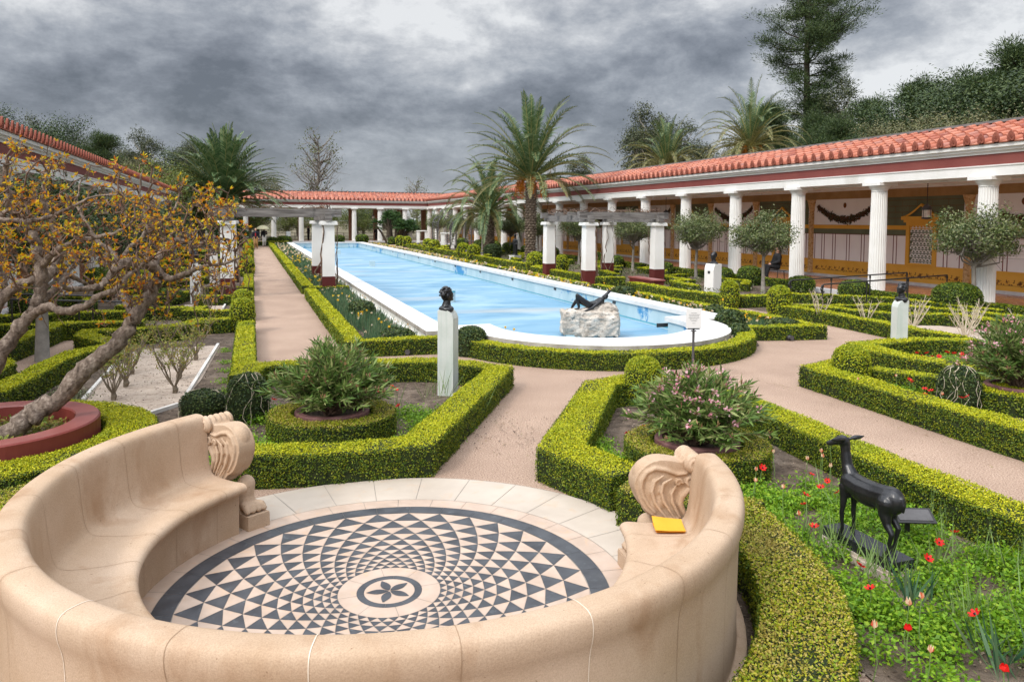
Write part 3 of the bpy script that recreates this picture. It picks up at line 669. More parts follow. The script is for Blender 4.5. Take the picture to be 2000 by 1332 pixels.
# the wide hedges hugging the stone bench
BC = (.88, 5.08)      # centre of the mosaic and of the bench
hedge(arcpts(BC[0],BC[1],2.70,2,-75,16), .50, .33, 'broad sun scorched hedge curving round the right side of the stone bench', top='box_scorch', dens=1.1)
hedge([(3.1,5.75),(3.45,5.3),(3.72,4.85)], .5, .34, 'hedge piece between the right oleander ring and the stone bench end', top='box_scorch')
hedge(arcpts(-2.66,9.28,1.36,0,352,30), .52, .27, 'ring of box hedge round the burgundy planter', closed=True, name='ring_hedge')
hedge(arcpts(BC[0],BC[1],3.15,124,178,16), 1.15, .285, 'scorched hedge between the stone bench and the burgundy planter', top='box_scorch', dens=1.1)

# ================================================================ mosaic floor and stone bench
def P2(r, a): return (BC[0]+r*math.cos(a), BC[1]+r*math.sin(a))
mb = MB(); mb.poly([(*P2(2.32, 2*PI*i/96), .016) for i in range(96)], 0)          # grout bed
tag(mb.build('mosaic_bed', ['grout']), kind='structure')
mb = MB()
def wedge(r0, r1, a0, a1, z, mi, n=4, gap=.004):
    g0, g1 = gap/2/max(r0,.05), gap/2/r1; V = []
    for i in range(n+1):
        t = i/n; V.append((*P2(r0+gap/2, (a0+g0)*(1-t)+(a1-g0)*t), z)); V.append((*P2(r1-gap/2, (a0+g1)*(1-t)+(a1-g1)*t), z))
    mb.add(V, [(2*i, 2*i+1, 2*i+3, 2*i+2) for i in range(n)], mi)
for i in range(30): wedge(1.72, 2.30, 2*PI*i/30, 2*PI*(i+1)/30, .0215, 0, gap=.005)
for i in range(34): wedge(1.545, 1.72, 2*PI*(i+.3)/34, 2*PI*(i+1.3)/34, .0215, 1, gap=.004)
for i in range(32): wedge(1.40, 1.545, 2*PI*(i+.5)/32, 2*PI*(i+1.5)/32, .0215, 2, gap=.003)
NR, NT = 11, 32; q = (1.40/.355)**(1/NR)
for k in range(NR):
    r0, r1 = .355*q**k, .355*q**(k+1); st = 2*PI/NT; sh = (k % 2)*.5
    for j in range(NT):
        a = (j+sh)*st; b_ = a+st
        A, B_ = P2(r0,a), P2(r0,b_); Cc, Dd = P2(r1,a+st/2), P2(r1,b_+st/2)
        def tri(p, q_, r_, mi):
            c = np.mean([p,q_,r_], axis=0); k_ = 1-.0035/(r1-r0)
            V = [(*(c+(np.array(x)-c)*k_), .0215) for x in (p,q_,r_)]; mb.add(V, [(0,1,2)], mi)
        tri(A, B_, Cc, 2); tri(B_, Dd, Cc, 1)
for i in range(8): wedge(.225, .355, 2*PI*i/8, 2*PI*(i+1)/8, .0215, 1, gap=.003)
for i in range(10): wedge(.175, .225, 2*PI*i/10, 2*PI*(i+1)/10, .0215, 2, gap=.0015)
mb.poly([(*P2(.174, 2*PI*i/40), .0215) for i in range(40)], 1)
for i in range(5):
    a = R(100+72*i); V = []
    for s in (1,-1):
        for t in (np.linspace(0,1,9) if s == 1 else np.linspace(1,0,9)[1:-1]):
            rr = .006+.156*t; off = s*.033*math.sin(PI*t**.9); V.append((BC[0]+rr*math.cos(a)-off*math.sin(a), BC[1]+rr*math.sin(a)+off*math.cos(a), .024))
    mb.poly(V[::-1], 2)
tag(mb.build('mosaic_pavement', ['marble','marble2','slate']), kind='structure')

bench = empty('stone_bench', (BC[0]+.035,BC[1]-.012,0), 0, 'big tan semicircular stone bench with scrolled winged ends around the mosaic floor', 'bench')
prof = [(2.345,0),(2.345,.055),(2.335,.062),(2.285,.068),(2.278,.085),(2.278,.45),(2.282,.70),(2.292,.77),(2.308,.82),(2.314,.87),(2.306,.915),(2.280,.937),(2.235,.942),(2.175,.941),(2.142,.925),(2.124,.885),(2.112,.78),(2.100,.64),(2.088,.54),(2.066,.478),(2.03,.452),(1.96,.446),(1.88,.444),(1.75,.447),(1.68,.457),(1.635,.459),(1.603,.447),(1.588,.42),(1.60,.39),(1.63,.372),(1.68,.362),(1.70,.355),(1.705,0)]
A0, A1 = R(127.5), R(346.5)
# fine resample of the profile for smooth shading
def smooth_prof(p, it=1):
    for _ in range(it):
        o = [p[0]]
        for a, b in zip(p[:-1], p[1:]): o += [(a[0]*.75+b[0]*.25, a[1]*.75+b[1]*.25), (a[0]*.25+b[0]*.75, a[1]*.25+b[1]*.75)]
        p = o+[p[-1]]
    return p
sp = smooth_prof(prof, 2)
mb = MB(); mb.lathe([(r,z+.0) for r, z in sp][::-1], seg=160, a0=A0, a1=A1, mi=0)
for a in (A0, A1):
    V = [(r*math.cos(a), r*math.sin(a), z) for r, z in sp]; mb.poly(V if a == A1 else V[::-1], 0)
o = mb.build('seat_and_back', ['stone'], bench, smooth=True)
me = o.data
for p in me.polygons:
    if len(p.vertices) > 4: p.use_smooth = False
mb = MB(); pr_b = [x for x in sp]
for i in range(15):
    a = A0+(A1-A0)*(i+.5)/15; w_ = .0026 if i not in (8,10,6) else .0042; mi = 1 if i not in (6,8,10) else 0
    V = []; n = len(pr_b)
    for k, (r, z) in enumerate(pr_b):
        p0 = np.array(pr_b[max(k-1,0)]); p1 = np.array(pr_b[min(k+1,n-1)]); t = p1-p0; t /= np.linalg.norm(t)+1e-9
        nr, nz_ = t[1], -t[0]; nr, nz_ = (nr, nz_); r_, z_ = r-(-nr)*.0022, z+nz_*.0022
        # the outline runs from the outer foot over the top to the seat: outward is to its right
        r_, z_ = r+t[1]*.0022, z-t[0]*.0022
        for s in (-1,1): V.append((r_*math.cos(a+s*w_/2/r_), r_*math.sin(a+s*w_/2/r_), z_))
    sel = range(4, n-1)
    mb.add(V, [(2*k,2*k+1,2*k+3,2*k+2) for k in sel], mi)
mb.build('mortar_joints', ['joint','rj'], bench)
# winged, scrolled arm ends: outline in the radial plane
def zx(x): return 2.17-(690-x)*.00092
def zz_(y): return .955-(y-235)*.00080
wing = [(zx(x), zz_(y)) for x, y in [(560,345),(470,322),(380,312),(300,335),(225,400),(182,480),(178,560),(196,620),(220,690),(262,760),(310,810),(360,835),(392,880),(410,905),(620,905),(640,840),(600,790),(565,730),(562,670),(590,620),(650,570),(690,520),(692,470),(665,455),(690,430),(716,370),(700,310),(650,275),(600,290)]]
def spiral(cx, cz, r0, turns, y, rad, a0=0, sgn=1):
    out = ['c']; n = int(turns*10)
    for i in range(n+1):
        t = i/n; a = a0+sgn*t*turns*2*PI; r = r0*(1-.82*t); out += [(cx+r*math.cos(a), y, cz+r*math.sin(a)), rad*(1-.45*t)]
    return tuple(out)
def arc3(pts, y, rad):
    out = ['c']
    for i, (x, yy) in enumerate(pts): out += [(zx(x), y, zz_(yy)), rad*(.5+.5*math.sin(PI*(i+.5)/len(pts)))]
    return tuple(out)
TH = .078
wing = wing[:1]+[q_ for q_ in smooth_prof(wing+[wing[0]], 2)][1:-1]
prims = [('p', wing, -TH, TH), ('e', (zx(330),0,zz_(560)), (.13,.094,.18)), ('e', (zx(300),0,zz_(460)), (.105,.092,.11)), ('e', (zx(380),0,zz_(700)), (.12,.092,.13)),
         ('e', (zx(505),0,zz_(880)), (.11,.10,.05))]
for k in range(5):      # the reeded roll on top
    prims.append(('e', (zx(650),-.10+.05*k,zz_(350)), (.075,.026,.075)))
prims.append(('p', [(zx(650)+.062*math.cos(2*PI*i/20), zz_(350)+.062*math.sin(2*PI*i/20)) for i in range(20)], -.125, .125))
for y in (-TH-.012, TH+.012):
    sg_ = 1 if y > 0 else -1
    prims += [spiral(zx(650), zz_(350), .054, 1.7, .127*sg_, .012, 1.2, -1), spiral(zx(628), zz_(512), .046, 1.5, .094*sg_, .015, 1.0, -1), spiral(zx(530), zz_(525), .030, 1.2, .094*sg_, .011, 0, 1)]
    # raised rim following the wing edge, the long S under the upper scroll and three feather lines
    prims += [arc3([(600,445),(520,450),(430,405),(340,385),(270,420),(232,490),(228,560),(248,640),(290,720),(345,790)], .086*sg_, .017),
              arc3([(672,560),(610,600),(560,655),(548,720),(575,790),(600,840)], .088*sg_, .024),
              arc3([(500,560),(470,620),(480,700),(510,770),(545,840)], .098*sg_, .014),
              arc3([(470,480),(400,520),(385,600),(410,690),(455,770),(500,850)], .104*sg_, .013),
              arc3([(400,450),(330,500),(310,590),(335,690),(390,780),(440,850)], .102*sg_, .013)]
arm = remesh(prims, .006, 2, 'stone')
a_l = link('winged_arm', arm, bench, (0,0,0), R(124.6)); a_r = link('winged_arm', arm, bench, (0,0,0), R(349.6))
paw = remesh([('c', (1.86,0,.36), .075, (1.86,.0,.26), .065, (1.85,.0,.19), .075), ('e', (1.84,0,.185), (.085,.075,.05))]+
             [('c', (1.80,y,.19), .032, (1.745,y*1.25,.19), .034, (1.715,y*1.4,.168), .024) for y in (-.055,-.018,.018,.055)], .008, 3, 'stone')
for ang, s in ((121.8, 1), (352.6, -1)):
    link('lion_paw', paw, bench, (0,0,0), R(ang))
    mb = MB(); mb.box((1.85,0,.065),(.36,.20,.13)); mb.box((1.85,0,.135),(.355,.196,.012)); mb.build('plinth', ['stone'], bench, rz=R(ang))
# paper folder left on the seat
fa = R(352); fx, fy = 1.90, 0
mb = MB(); n = 9
def curl(x, y): return .012+.05*max(0, x-.02)**1.2*6*(.5+.5*math.sin(y*9+1))+.012*math.sin(y*14)
def sheetgrid(mb, w_, h_, fz, th, mi):
    V = []; 
    for s in (0, th):
        for i in range(n+1):
            for j in range(n+1): x, y = w_*(i/n-.5), h_*(j/n-.5); V.append((x, y, fz(x+w_/2, y+h_/2)+s))
    F = []; N1 = (n+1)**2
    for i in range(n):
        for j in range(n):
            a = i*(n+1)+j; F += [(a,a+1,a+n+2,a+n+1), (N1+a,N1+a+n+1,N1+a+n+2,N1+a+1)]
    mb.add(V, F, mi)
sheetgrid(mb, .16, .20, lambda x, y: .006+.0*x, .004, 1)
sheetgrid(mb, .16, .21, lambda x, y: .014+.13*(x/.2)**2*(.25+y)+.05*max(0,y-.12)**1.0, .003, 0)
px_, py_ = P2(1.95, R(342.5)); 
tag(mb.build('paper_folder', ['paper','paperin'], loc=(px_, py_, .452), rz=R(70)), 'yellow orange paper folder left open on the right end of the stone bench', 'folder')

# ================================================================ round burgundy planter with the leaning tree
pl = empty('round_planter', (-2.66,9.28,0), 0, 'large round burgundy planter ring at the left, with the leaning trunk in it', 'planter')
mb = MB(); mb.lathe([(1.27,0),(1.27,.40),(1.25,.415)], seg=64, mi=1); mb.lathe([(1.25,.415),(.98,.415),(.965,.40)], seg=64, mi=0); mb.lathe([(.965,.40),(.955,.15)], seg=64, mi=1)
o = mb.build('rim', ['planter','planter_side'], pl); o.scale = (.82,.82,1)
mb = MB(); mb.poly([(.96*math.cos(2*PI*i/40), .96*math.sin(2*PI*i/40), .24) for i in range(40)]); o = mb.build('soil_fill', ['soil'], pl); o.scale = (.82,.82,1)
mb = MB(); n = 2600; r = .76*np.sqrt(rng.random(n)); t = rng.uniform(0,2*PI,n); nz = rng.random(n)
mb.leaves(np.column_stack([r*np.cos(t)-2.66, r*np.sin(t)+9.28, .25+.07*nz*nz]), .05, .6, np.tile((0,0,1.),(n,1)), 1.3)
tag(mb.build('ground_cover', ['roseleaf']), 'mottled low leafy cover inside the burgundy planter', 'ground cover', kind='stuff')

# ================================================================ porticoes
SPAN = 4.055
def frame(org, along, inward):
    """maps (along, inward, up) metres of a portico to the garden"""
    ox, oy = org; ax, ay = along; ix, iy = inward
    def f(P):
        P = np.asarray(P, float).reshape(-1,3)
        return np.column_stack([ox+P[:,0]*ax+P[:,1]*ix, oy+P[:,0]*ay+P[:,1]*iy, P[:,2]])
    return f
class FMB(MB):
    def __init__(s, f): super().__init__(); s.f = f
    def add(s, v, f, mi=0): super().add(s.f(v), f, mi)
    def poly(s, pts, mi=0): super().poly([tuple(x) for x in s.f(pts)], mi)
col_mesh = None
def column_mesh():
    mb = MB(); prof = [(.285,0),(.283,.4),(.278,1.2),(.270,2.1),(.260,3.0),(.254,3.52)]
    mb.lathe(prof, seg=144, flute=.085, nfl=24); return mb.mesh('column_shaft', ['white'], smooth=False)
def capital_mesh():
    mb = MB(); mb.lathe([(.256,3.52),(.262,3.535),(.256,3.55),(.262,3.565),(.29,3.61),(.345,3.675),(.36,3.70),(.355,3.715),(.2,3.716)], seg=40); mb.box((0,0,3.768),(.78,.78,.104)); return mb.mesh('column_capital', ['white'], smooth=False)
CM, KM = column_mesh(), capital_mesh()
def antefix_mesh():
    bm_ = MB(); pts = [(-.08,0),(-.105,.05),(-.10,.13),(-.075,.20),(-.04,.255),(0,.29),(.04,.255),(.075,.20),(.10,.13),(.105,.05),(.08,0)]
    n = len(pts); b = bm_.n
    bm_.v.append(np.array([(x,-.025,z) for x, z in pts]+[(x,.025,z) for x, z in pts], dtype=np.float32)); bm_.n += 2*n
    bm_.ng += [(list(range(b,b+n)),0),(list(range(b+2*n-1,b+n-1,-1)),0)]
    bm_.f4.append(np.array([(b+i,b+n+i,b+n+(i+1)%n,b+(i+1)%n) for i in range(n)])); bm_.m4.append(np.zeros(n,int))
    for k in range(5):
        a = R(30+30*k); bm_.tube([(.0,-.028,.04),(.07*math.cos(a),-.03,.04+.14*math.sin(a))], [.008,.014], 5)
    bm_.ell((0,-.03,.045),(.03,.012,.03),8,6)
    return bm_.mesh('antefix_shape', ['antefix'])
AM = antefix_mesh()
def portico(root, F, L, ncols, span, first, rot, roof_hi, ridge_in=2.1, slope_len=None, back=4.25):
    zE = 4.885
    # entablature: three bands, each a length of moulded stone
    def run(name, sec, mats, a=0., b=L):
        mb = FMB(F); n = len(sec)
        V = [(a,i,z) for i, z in sec]+[(b,i,z) for i, z in sec]
        mb.add(V, [(k, (k+1)%n, n+(k+1)%n, n+k) for k in range(n)]); mb.poly(V[:n][::-1]); mb.poly(V[n:]); return mb.build(name, mats, root)
    run('architrave', [(-.27,3.97),(-.27,4.24),(-.30,4.25),(-.30,4.285),(.28,4.285),(.28,3.97)], ['white'])
    run('red_frieze', [(-.262,4.285),(-.262,4.60),(.28,4.60),(.28,4.285)], ['frieze'])
    run('cornice', [(-.30,4.60),(-.30,4.66),(-.38,4.685),(-.38,4.735),(-.465,4.765),(-.465,4.868),(.28,4.868),(.28,4.60)], ['white'])
    run('ceiling', [(.28,4.02),(.28,4.06),(back,4.06),(back,4.02)], ['ceiling'])
    run('ceiling_beam', [(.9,3.93),(.9,4.02),(1.05,4.02),(1.05,3.93)], ['white'])
    run('ceiling_beam', [(3.2,3.93),(3.2,4.02),(3.35,4.02),(3.35,3.93)], ['white'])
    run('step', [(-.55,-.01),(-.55,.15),(-.15,.15),(-.15,-.01)], ['kerbstone'])
    run('terrace_floor', [(-.15,-.01),(-.15,.152),(back,.152),(back,-.01)], ['terrace'])
    for k in range(ncols):
        c = link('column', CM, root); c.location = F([(first+span*k,0,.15)])[0]; c.rotation_euler[2] = R(3*k)
        kk = link('capital', KM, c); kk.rotation_euler[2] = -R(3*k)
    # roof
    run_in = ridge_in+.48; rise = roof_hi-zE; nc = 7; sl = math.hypot(run_in, rise); st = sl/nc; ca, sa = run_in/sl, rise/sl
    sp_ = .4555; nr = int(L/sp_); mb = FMB(F)
    def S(u, s, h): return (u, -.48+s*ca-h*sa, zE+s*sa+h*ca)
    for r in range(nr):
        u = sp_*(r+.5)
        for c in range(nc):
            s0, s1 = c*st-.03, (c+1)*st+.03; V = []
            for s, rad, h in ((s0,.098,.045),(s1,.082,.012)):
                for j in range(6):
                    a = PI*j/5; V.append(S(u-rad*math.cos(a), s, h+rad*math.sin(a)))
            mb.add(V, [(j,j+1,6+j+1,6+j) for j in range(5)]); mb.add([V[k] for k in range(6)]+[S(u,s0,.02)], [(j+1,j,6) for j in range(5)])
            V = [S(u+.07,s0,.034),S(u+sp_-.07,s0,.034),S(u+sp_-.07,s1,.006),S(u+.07,s1,.006),S(u+.07,s0,.0),S(u+sp_-.07,s0,.0)]
            mb.add(V, [(0,1,2,3),(0,4,5,1)])
    rf = mb.build('tiled_roof', ['tile'], root)
    mb = FMB(F)
    mb.add([S(0,0,-.005),S(L,0,-.005),S(L,sl,-.005),S(0,sl,-.005)], [(0,1,2,3)])
    mb.add([(0,ridge_in,roof_hi),(L,ridge_in,roof_hi),(L,back+.4,zE),(0,back+.4,zE)], [(0,1,2,3)])
    for u in (0,L): mb.add([(u,-.48,zE),(u,back+.4,zE),(u,ridge_in,roof_hi)], [(0,1,2)])
    mb.add([(0,-.48,zE-.012),(L,-.48,zE-.012),(L,back+.4,zE-.012),(0,back+.4,zE-.012)], [(0,3,2,1)])
    mb.build('roof_deck', ['antefix'], root)
    run('ridge_flashing', [(ridge_in-.16,roof_hi+.03),(ridge_in-.16,roof_hi+.11),(ridge_in+.16,roof_hi+.11),(ridge_in+.16,roof_hi+.03)], ['lead'])
    Z = rot; n_part = min(nr, 100); rest = MB()
    for r in range(nr):
        p = F([(sp_*(r+.5),-.545,zE+.015)])[0]
        if r < n_part:
            o = link('antefix', AM, root, tuple(p), Z)
        else:
            mb_ = np.array([v.co[:] for v in AM.vertices]); c0, s0 = math.cos(Z), math.sin(Z); mb_ = mb_ @ np.array([[c0,s0,0],[-s0,c0,0],[0,0,1]])+p
            rest.add(mb_, [p_.vertices[:] for p_ in AM.polygons if len(p_.vertices) == 4])
            rest.add(mb_, [(p_.vertices[0], p_.vertices[i], p_.vertices[i+1]) for p_ in AM.polygons if len(p_.vertices) > 4 for i in range(1, len(p_.vertices)-1)])
    if nr > n_part: tag(rest.build('antefix', ['antefix'], root), kind='stuff')
    return run
# --- right portico
rp = empty('right_portico', (0,0,0), 0, 'long colonnade on the right with white fluted columns, red frieze and a painted back wall', 'portico')
Yr0 = 8.2; FR = frame((20.5, Yr0), (0,1), (1,0)); LR = 94-Yr0
runR = portico(rp, FR, LR, 20, SPAN, 12.245-Yr0, -PI/2, 5.77)
def wall_box(name, a, b, z0, z1, i0, th, mats, F_=None, root=rp, build=True, mb=None):
    m = mb or FMB(F_ or FR); V = [(a,i0-th,z0),(b,i0-th,z0),(b,i0-th,z1),(a,i0-th,z1),(a,i0,z0),(b,i0,z0),(b,i0,z1),(a,i0,z1)]
    m.add(V, [(0,3,2,1),(0,1,5,4),(1,2,6,5),(2,3,7,6),(3,0,4,7)])
    return m.build(name, mats, root) if build else m
WI = 4.22
wall_box('back_wall', 0, LR, .15, 4.02, WI+.3, .3, ['wallwhite'])
wall_box('wall_base', 0, LR, .15, .27, WI, .06, ['kerbstone'])
wall_box('ochre_dado', 0, LR, .27, .86, WI, .012, ['ochre'])
wall_box('dado_moulding', 0, LR, .86, .94, WI, .035, ['ochre'])
wall_box('green_band', 0, LR, 2.11, 2.33, WI, .008, ['mgreen'])
wall_box('ochre_band', 0, LR, 2.33, 2.46, WI, .02, ['ochre'])
wall_box('ochre_cap', 0, LR, 2.46, 2.50, WI, .05, ['ochre'])
wall_box('tan_frieze', 0, LR, 3.64, 4.0, WI, .02, ['tanfrieze'])
# painted scrolls along the dado, one length per bay
def scroll_mesh():
    mb = MB()
    def leaf(x, z, l, a, wd=.4):
        V = []
        for s in (1,-1):
            for t in (np.linspace(0,1,5) if s == 1 else np.linspace(1,0,5)[1:-1]):
                q_ = s*l*wd*.5*math.sin(PI*t); V.append((x+l*t*math.cos(a)-q_*math.sin(a), 0, z+l*t*math.sin(a)+q_*math.cos(a)))
        mb.poly(V)
    for k in range(9):
        x = -1.62+.405*k; s = 1 if k % 2 else -1
        pts = [(x+.13*t*math.cos(1.5*PI*t)*1.0, 0, .07*s*math.sin(PI*t*1.4)) for t in np.linspace(0,1.2,8)]
        for a, b in zip(pts[:-1], pts[1:]): mb.add([(a[0],0,a[2]-.008),(b[0],0,b[2]-.008),(b[0],0,b[2]+.008),(a[0],0,a[2]+.008)], [(0,1,2,3)])
        for j in range(7): leaf(x+.05*j-.12, s*.04*math.sin(j*1.3), .085, j*1.1+s, .5)
        if k in (0,4,8):
            for j in range(6): leaf(x, -.1+.03*j, .10, R(60*j), .45)
    mb.add([(-1.75,0,-.10),(1.75,0,-.10),(1.75,0,-.088),(-1.75,0,-.088)], [(0,1,2,3)])
    return mb.mesh('scroll', ['ochre_dk'])
SM = scroll_mesh()
pil_prof = [(.17,.27),(.17,.40),(.14,.44),(.135,.6),(.13,3.0),(.125,3.10),(.15,3.16),(.14,3.20),(.18,3.40),(.23,3.60),(.24,3.64)]
pmb = MB(); pmb.lathe(pil_prof, seg=14, a0=PI/2, a1=3*PI/2); 
for k in range(26):    # carved leaves winding up the shaft
    for s in (-1,0,1):
        a = PI+s*.8+(.4 if k % 2 else 0); z = .5+.1*k; pmb.leaves(np.array([(.142*math.cos(a), .142*math.sin(a), z)]), .13, .7, np.array([(math.cos(a),math.sin(a),.2)]), .15, 0)
PM = pmb.mesh('painted_column', ['gold'])
# garland, masks
gm = MB(); n = 1500; t = rng.random(n); gx_ = (t-.5)*3.3; thick = .10+.07*np.sin(PI*t)
gz = 3.35-.62*np.sin(PI*t)**.8+rng.normal(size=n)*thick*.45
gm.leaves(np.column_stack([gx_, -.012-.015*rng.random(n), gz]), .11, .5, np.tile((0,-1.,0),(n,1)), .5)
for s in (-1,1): gm.tube([(s*1.62,-.01,3.4),(s*1.72,-.01,3.3),(s*1.58,-.01,3.2),(s*1.70,-.01,3.08)], .012, 5)
GM = gm.mesh('garland_shape', ['garland'])
# pierced window screen with fish-scale openings
def screen_mesh():
    mb = MB(); w_, h_ = .98, 1.62
    nx, nz = 6, 10
    for i in range(nz+1):
        z = -h_/2+h_*i/nz
        for j in range(nx):
            x = -w_/2+w_*(j+.5+(.5 if i % 2 else 0))/nx
            if abs(x) > w_/2: continue
            pts = [(x+.083*math.cos(a), 0, z+.105*math.sin(a)) for a in np.linspace(0, PI, 7)]
            for a, b in zip(pts[:-1], pts[1:]): mb.tube([a, b], .025, 4)
        mb.box((0,0,z), (w_,.03,.02))
    return mb.mesh('screen', ['white'])
ScM = screen_mesh()
pedm = MB()
pedm.prism([(-.78,0),(.78,0),(.78,.10),(-.78,.10)], 0, .06)
def panel(m, x0, x1, z0, z1, y0, y1, mi=0): m.box(((x0+x1)/2,(y0+y1)/2,(z0+z1)/2),(x1-x0,y1-y0,z1-z0), mi=mi)
ncol = 20
for k in range(-1, ncol+1):
    u = 12.245-Yr0+SPAN*k
    if 0 < u < LR:
        o = link('painted_pilaster', PM, rp, tuple(FR([(u,WI,0)])[0]))
    uc = u+SPAN/2
    if not (0 < uc < LR-1): continue
    link('painted_scroll', SM, rp, tuple(FR([(uc,WI-.017,.55)])[0]), -PI/2)
    mb = FMB(FR); win = (k % 2 == 0)
    for j, du in enumerate((-1.70,-1.18,-1.02,-.34,-.18,.50,.66,1.18,1.34,1.78)):
        if win and abs(du) < .75: continue
        wall_box('', uc+du, uc+du+.035, .94, 2.11, WI, .006, [], mb=mb, build=False)
    wall_box('', uc-1.9, uc+1.9, 2.085, 2.11, WI, .006, [], mb=mb, build=False)
    mb.build('red_wall_stripes', ['mred'], rp)
    if win:
        wall_box('green_niche', uc-1.8, uc+1.8, 2.5, 3.64, WI, .006, ['mgreen'])
        mb = FMB(FR)
        for i in range(4): wall_box('', uc-1.8, uc+1.8, 2.78+.24*i, 2.795+.24*i, WI, .009, [], mb=mb, build=False)
        for i in range(4):
            for j in range(5): wall_box('', uc-1.5+.7*j+(.35 if i % 2 else 0), uc-1.49+.7*j+(.35 if i % 2 else 0), 2.56+.24*i, 2.78+.24*i, WI, .009, [], mb=mb, build=False)
        mb.build('niche_joints', ['ochre_dk'], rp)
        mb = FMB(FR)
        for a, b, c_, d, th in ((-.70,-.54,.94,2.62,.07),(.54,.70,.94,2.62,.07),(-.54,.54,.94,1.02,.07),(-.54,.54,2.50,2.62,.07),(-.80,.80,2.62,2.72,.10),(-.90,.90,2.72,2.86,.13)): wall_box('', uc+a, uc+b, c_, d, WI, th, [], mb=mb, build=False)
        for s in (-1,1):       # curved gable
            P = [(s*.88*(1-t), 2.86+.50*t**1.5) for t in np.linspace(0,1,8)]
            for (x0,z0), (x1,z1) in zip(P[:-1], P[1:]): mb.add([(uc+x0,WI-.10,z0),(uc+x1,WI-.10,z1),(uc+x1,WI-.10,z1-.09),(uc+x0,WI-.10,z0-.09 if z0 > 2.9 else z0),(uc+x0,WI,z0),(uc+x1,WI,z1)], [(0,1,2,3),(0,4,5,1)])
        win_o = mb.build('window_surround', ['ochre'], rp)
        o = link('window_screen', ScM, win_o, tuple(FR([(uc,WI-.03,1.76)])[0]), -PI/2)
        wall_box('window_backing', uc-.54, uc+.54, 1.02, 2.5, WI, .01, ['mgreen'], root=win_o)
    else:
        link('painted_garland', GM, rp, tuple(FR([(uc,WI-.01,0)])[0]), -PI/2)
        mb = MB(); mb.ell((0,0,0),(.09,.02,.12),12,8); mb.ell((0,-.015,-.02),(.02,.02,.03),8,6); mb.build('painted_mask', ['ochre_dk'], rp, loc=tuple(FR([(uc,WI-.012,3.36)])[0]), rz=-PI/2)
# --- far portico
fp = empty('far_portico', (0,0,0), 0, 'colonnade closing the far end of the garden, open to the trees behind it', 'portico')
FF = frame((24.9, 89.3), (-1,0), (0,1)); LF = 36.0
portico(fp, FF, LF, 10, 3.0, 24.9-20.5+3.0, PI, 5.90, back=4.25)
mbp = MB(); mbp.box((0,0,1.93),(.55,.5,3.9)); mbp.box((0,0,3.82),(.68,.62,.16)); BPM = mbp.mesh('brown_pier_shape', ['brownpier'])
for k in range(11): link('brown_pier', BPM, fp, (20.5-3*k+.12,93.2,.0))
# --- left portico
lp = empty('left_portico', (0,0,0), 0, 'colonnade along the left side, half hidden by the orange leaved tree', 'portico')
FL = frame((-6.5, 8.2), (0,1), (-1,0))
portico(lp, FL, 94-8.2, 20, SPAN, 12.245-8.2, PI/2, 5.77)
for nm, z0, z1, th, mt in (('back_wall',.15,4.02,.02,'wallwhite'),('ochre_dado',.27,.9,.035,'ochre'),('green_band',2.11,2.33,.03,'mgreen'),('ochre_band',2.33,2.5,.05,'ochre'),('tan_frieze',3.64,4.0,.04,'tanfrieze')):
    wall_box(nm, 0, 94-8.2, z0, z1, WI+(.3 if nm == 'back_wall' else .01), .3 if nm == 'back_wall' else th, [mt], F_=FL, root=lp)
for k in range(20):
    mb = FMB(FL); wall_box('', 12.245-8.2+SPAN*k-.16, 12.245-8.2+SPAN*k+.16, .27, 3.64, WI+.01, .06, [], mb=mb, build=False); mb.build('painted_pilaster', ['gold'], lp)

# --- fence rail beyond the far portico
fe = empty('iron_fence', (0,0,0), 0, 'dark iron railing beyond the far colonnade', 'fence')
mb = MB()
for z in (.95,.55,.2): mb.box((8,94.6,z),(34,.05,.05))
mb.build('rail', ['blackmetal'], fe)
for k in range(18): mb = MB(); mb.box((-8.5+1.94*k,94.6,.5),(.06,.06,1.0)); mb.build('post', ['blackmetal'], fe)

# --- lanterns hanging in the porticoes
def lantern():
    r = empty('hanging_lantern', (0,0,0), 0)
    mb = MB(); mb.tube([(0,0,0),(0,0,-.78)], .012, 6)
    for k in range(9): mb.ell((0,0,-.04-.075*k),(.02,.02,.028),6,4)
    mb.build('chain', ['blackmetal'], r)
    mb = MB(); mb.lathe([(.02,-.72),(.05,-.78),(.12,-.82),(.165,-.90),(.175,-.95),(.165,-.96)], seg=20); mb.build('cap', ['greymetal'], r)
    mb = MB(); mb.lathe([(.145,-.95),(.15,-1.22)], seg=20); mb.build('glass_cylinder', ['glassw'], r)
    mb = MB(); mb.lathe([(.165,-1.22),(.165,-1.27),(.05,-1.29),(0,-1.29)], seg=20)
    for a in range(4): mb.tube([(.155*math.cos(a*PI/2),.155*math.sin(a*PI/2),-.95),(.155*math.cos(a*PI/2),.155*math.sin(a*PI/2),-1.23)], .008, 5)
    mb.build('base_ring', ['blackmetal'], r); return r
l0 = lantern()
for i, (x, y, lab) in enumerate(((22.5,20.2,'bell capped lantern hanging between the two nearest columns on the right'),(22.5,37.8,'lantern hanging above the right pergola end beyond the columns'),(22.5,56,'small lantern deep in the right colonnade'),(14.0,91.2,'tiny lantern hanging in the far colonnade'))):
    o = l0 if i == 0 else copy_tree(l0); o.location = (x,y,4.02); tag(o, lab, 'lantern', 'lanterns hanging in the colonnades')

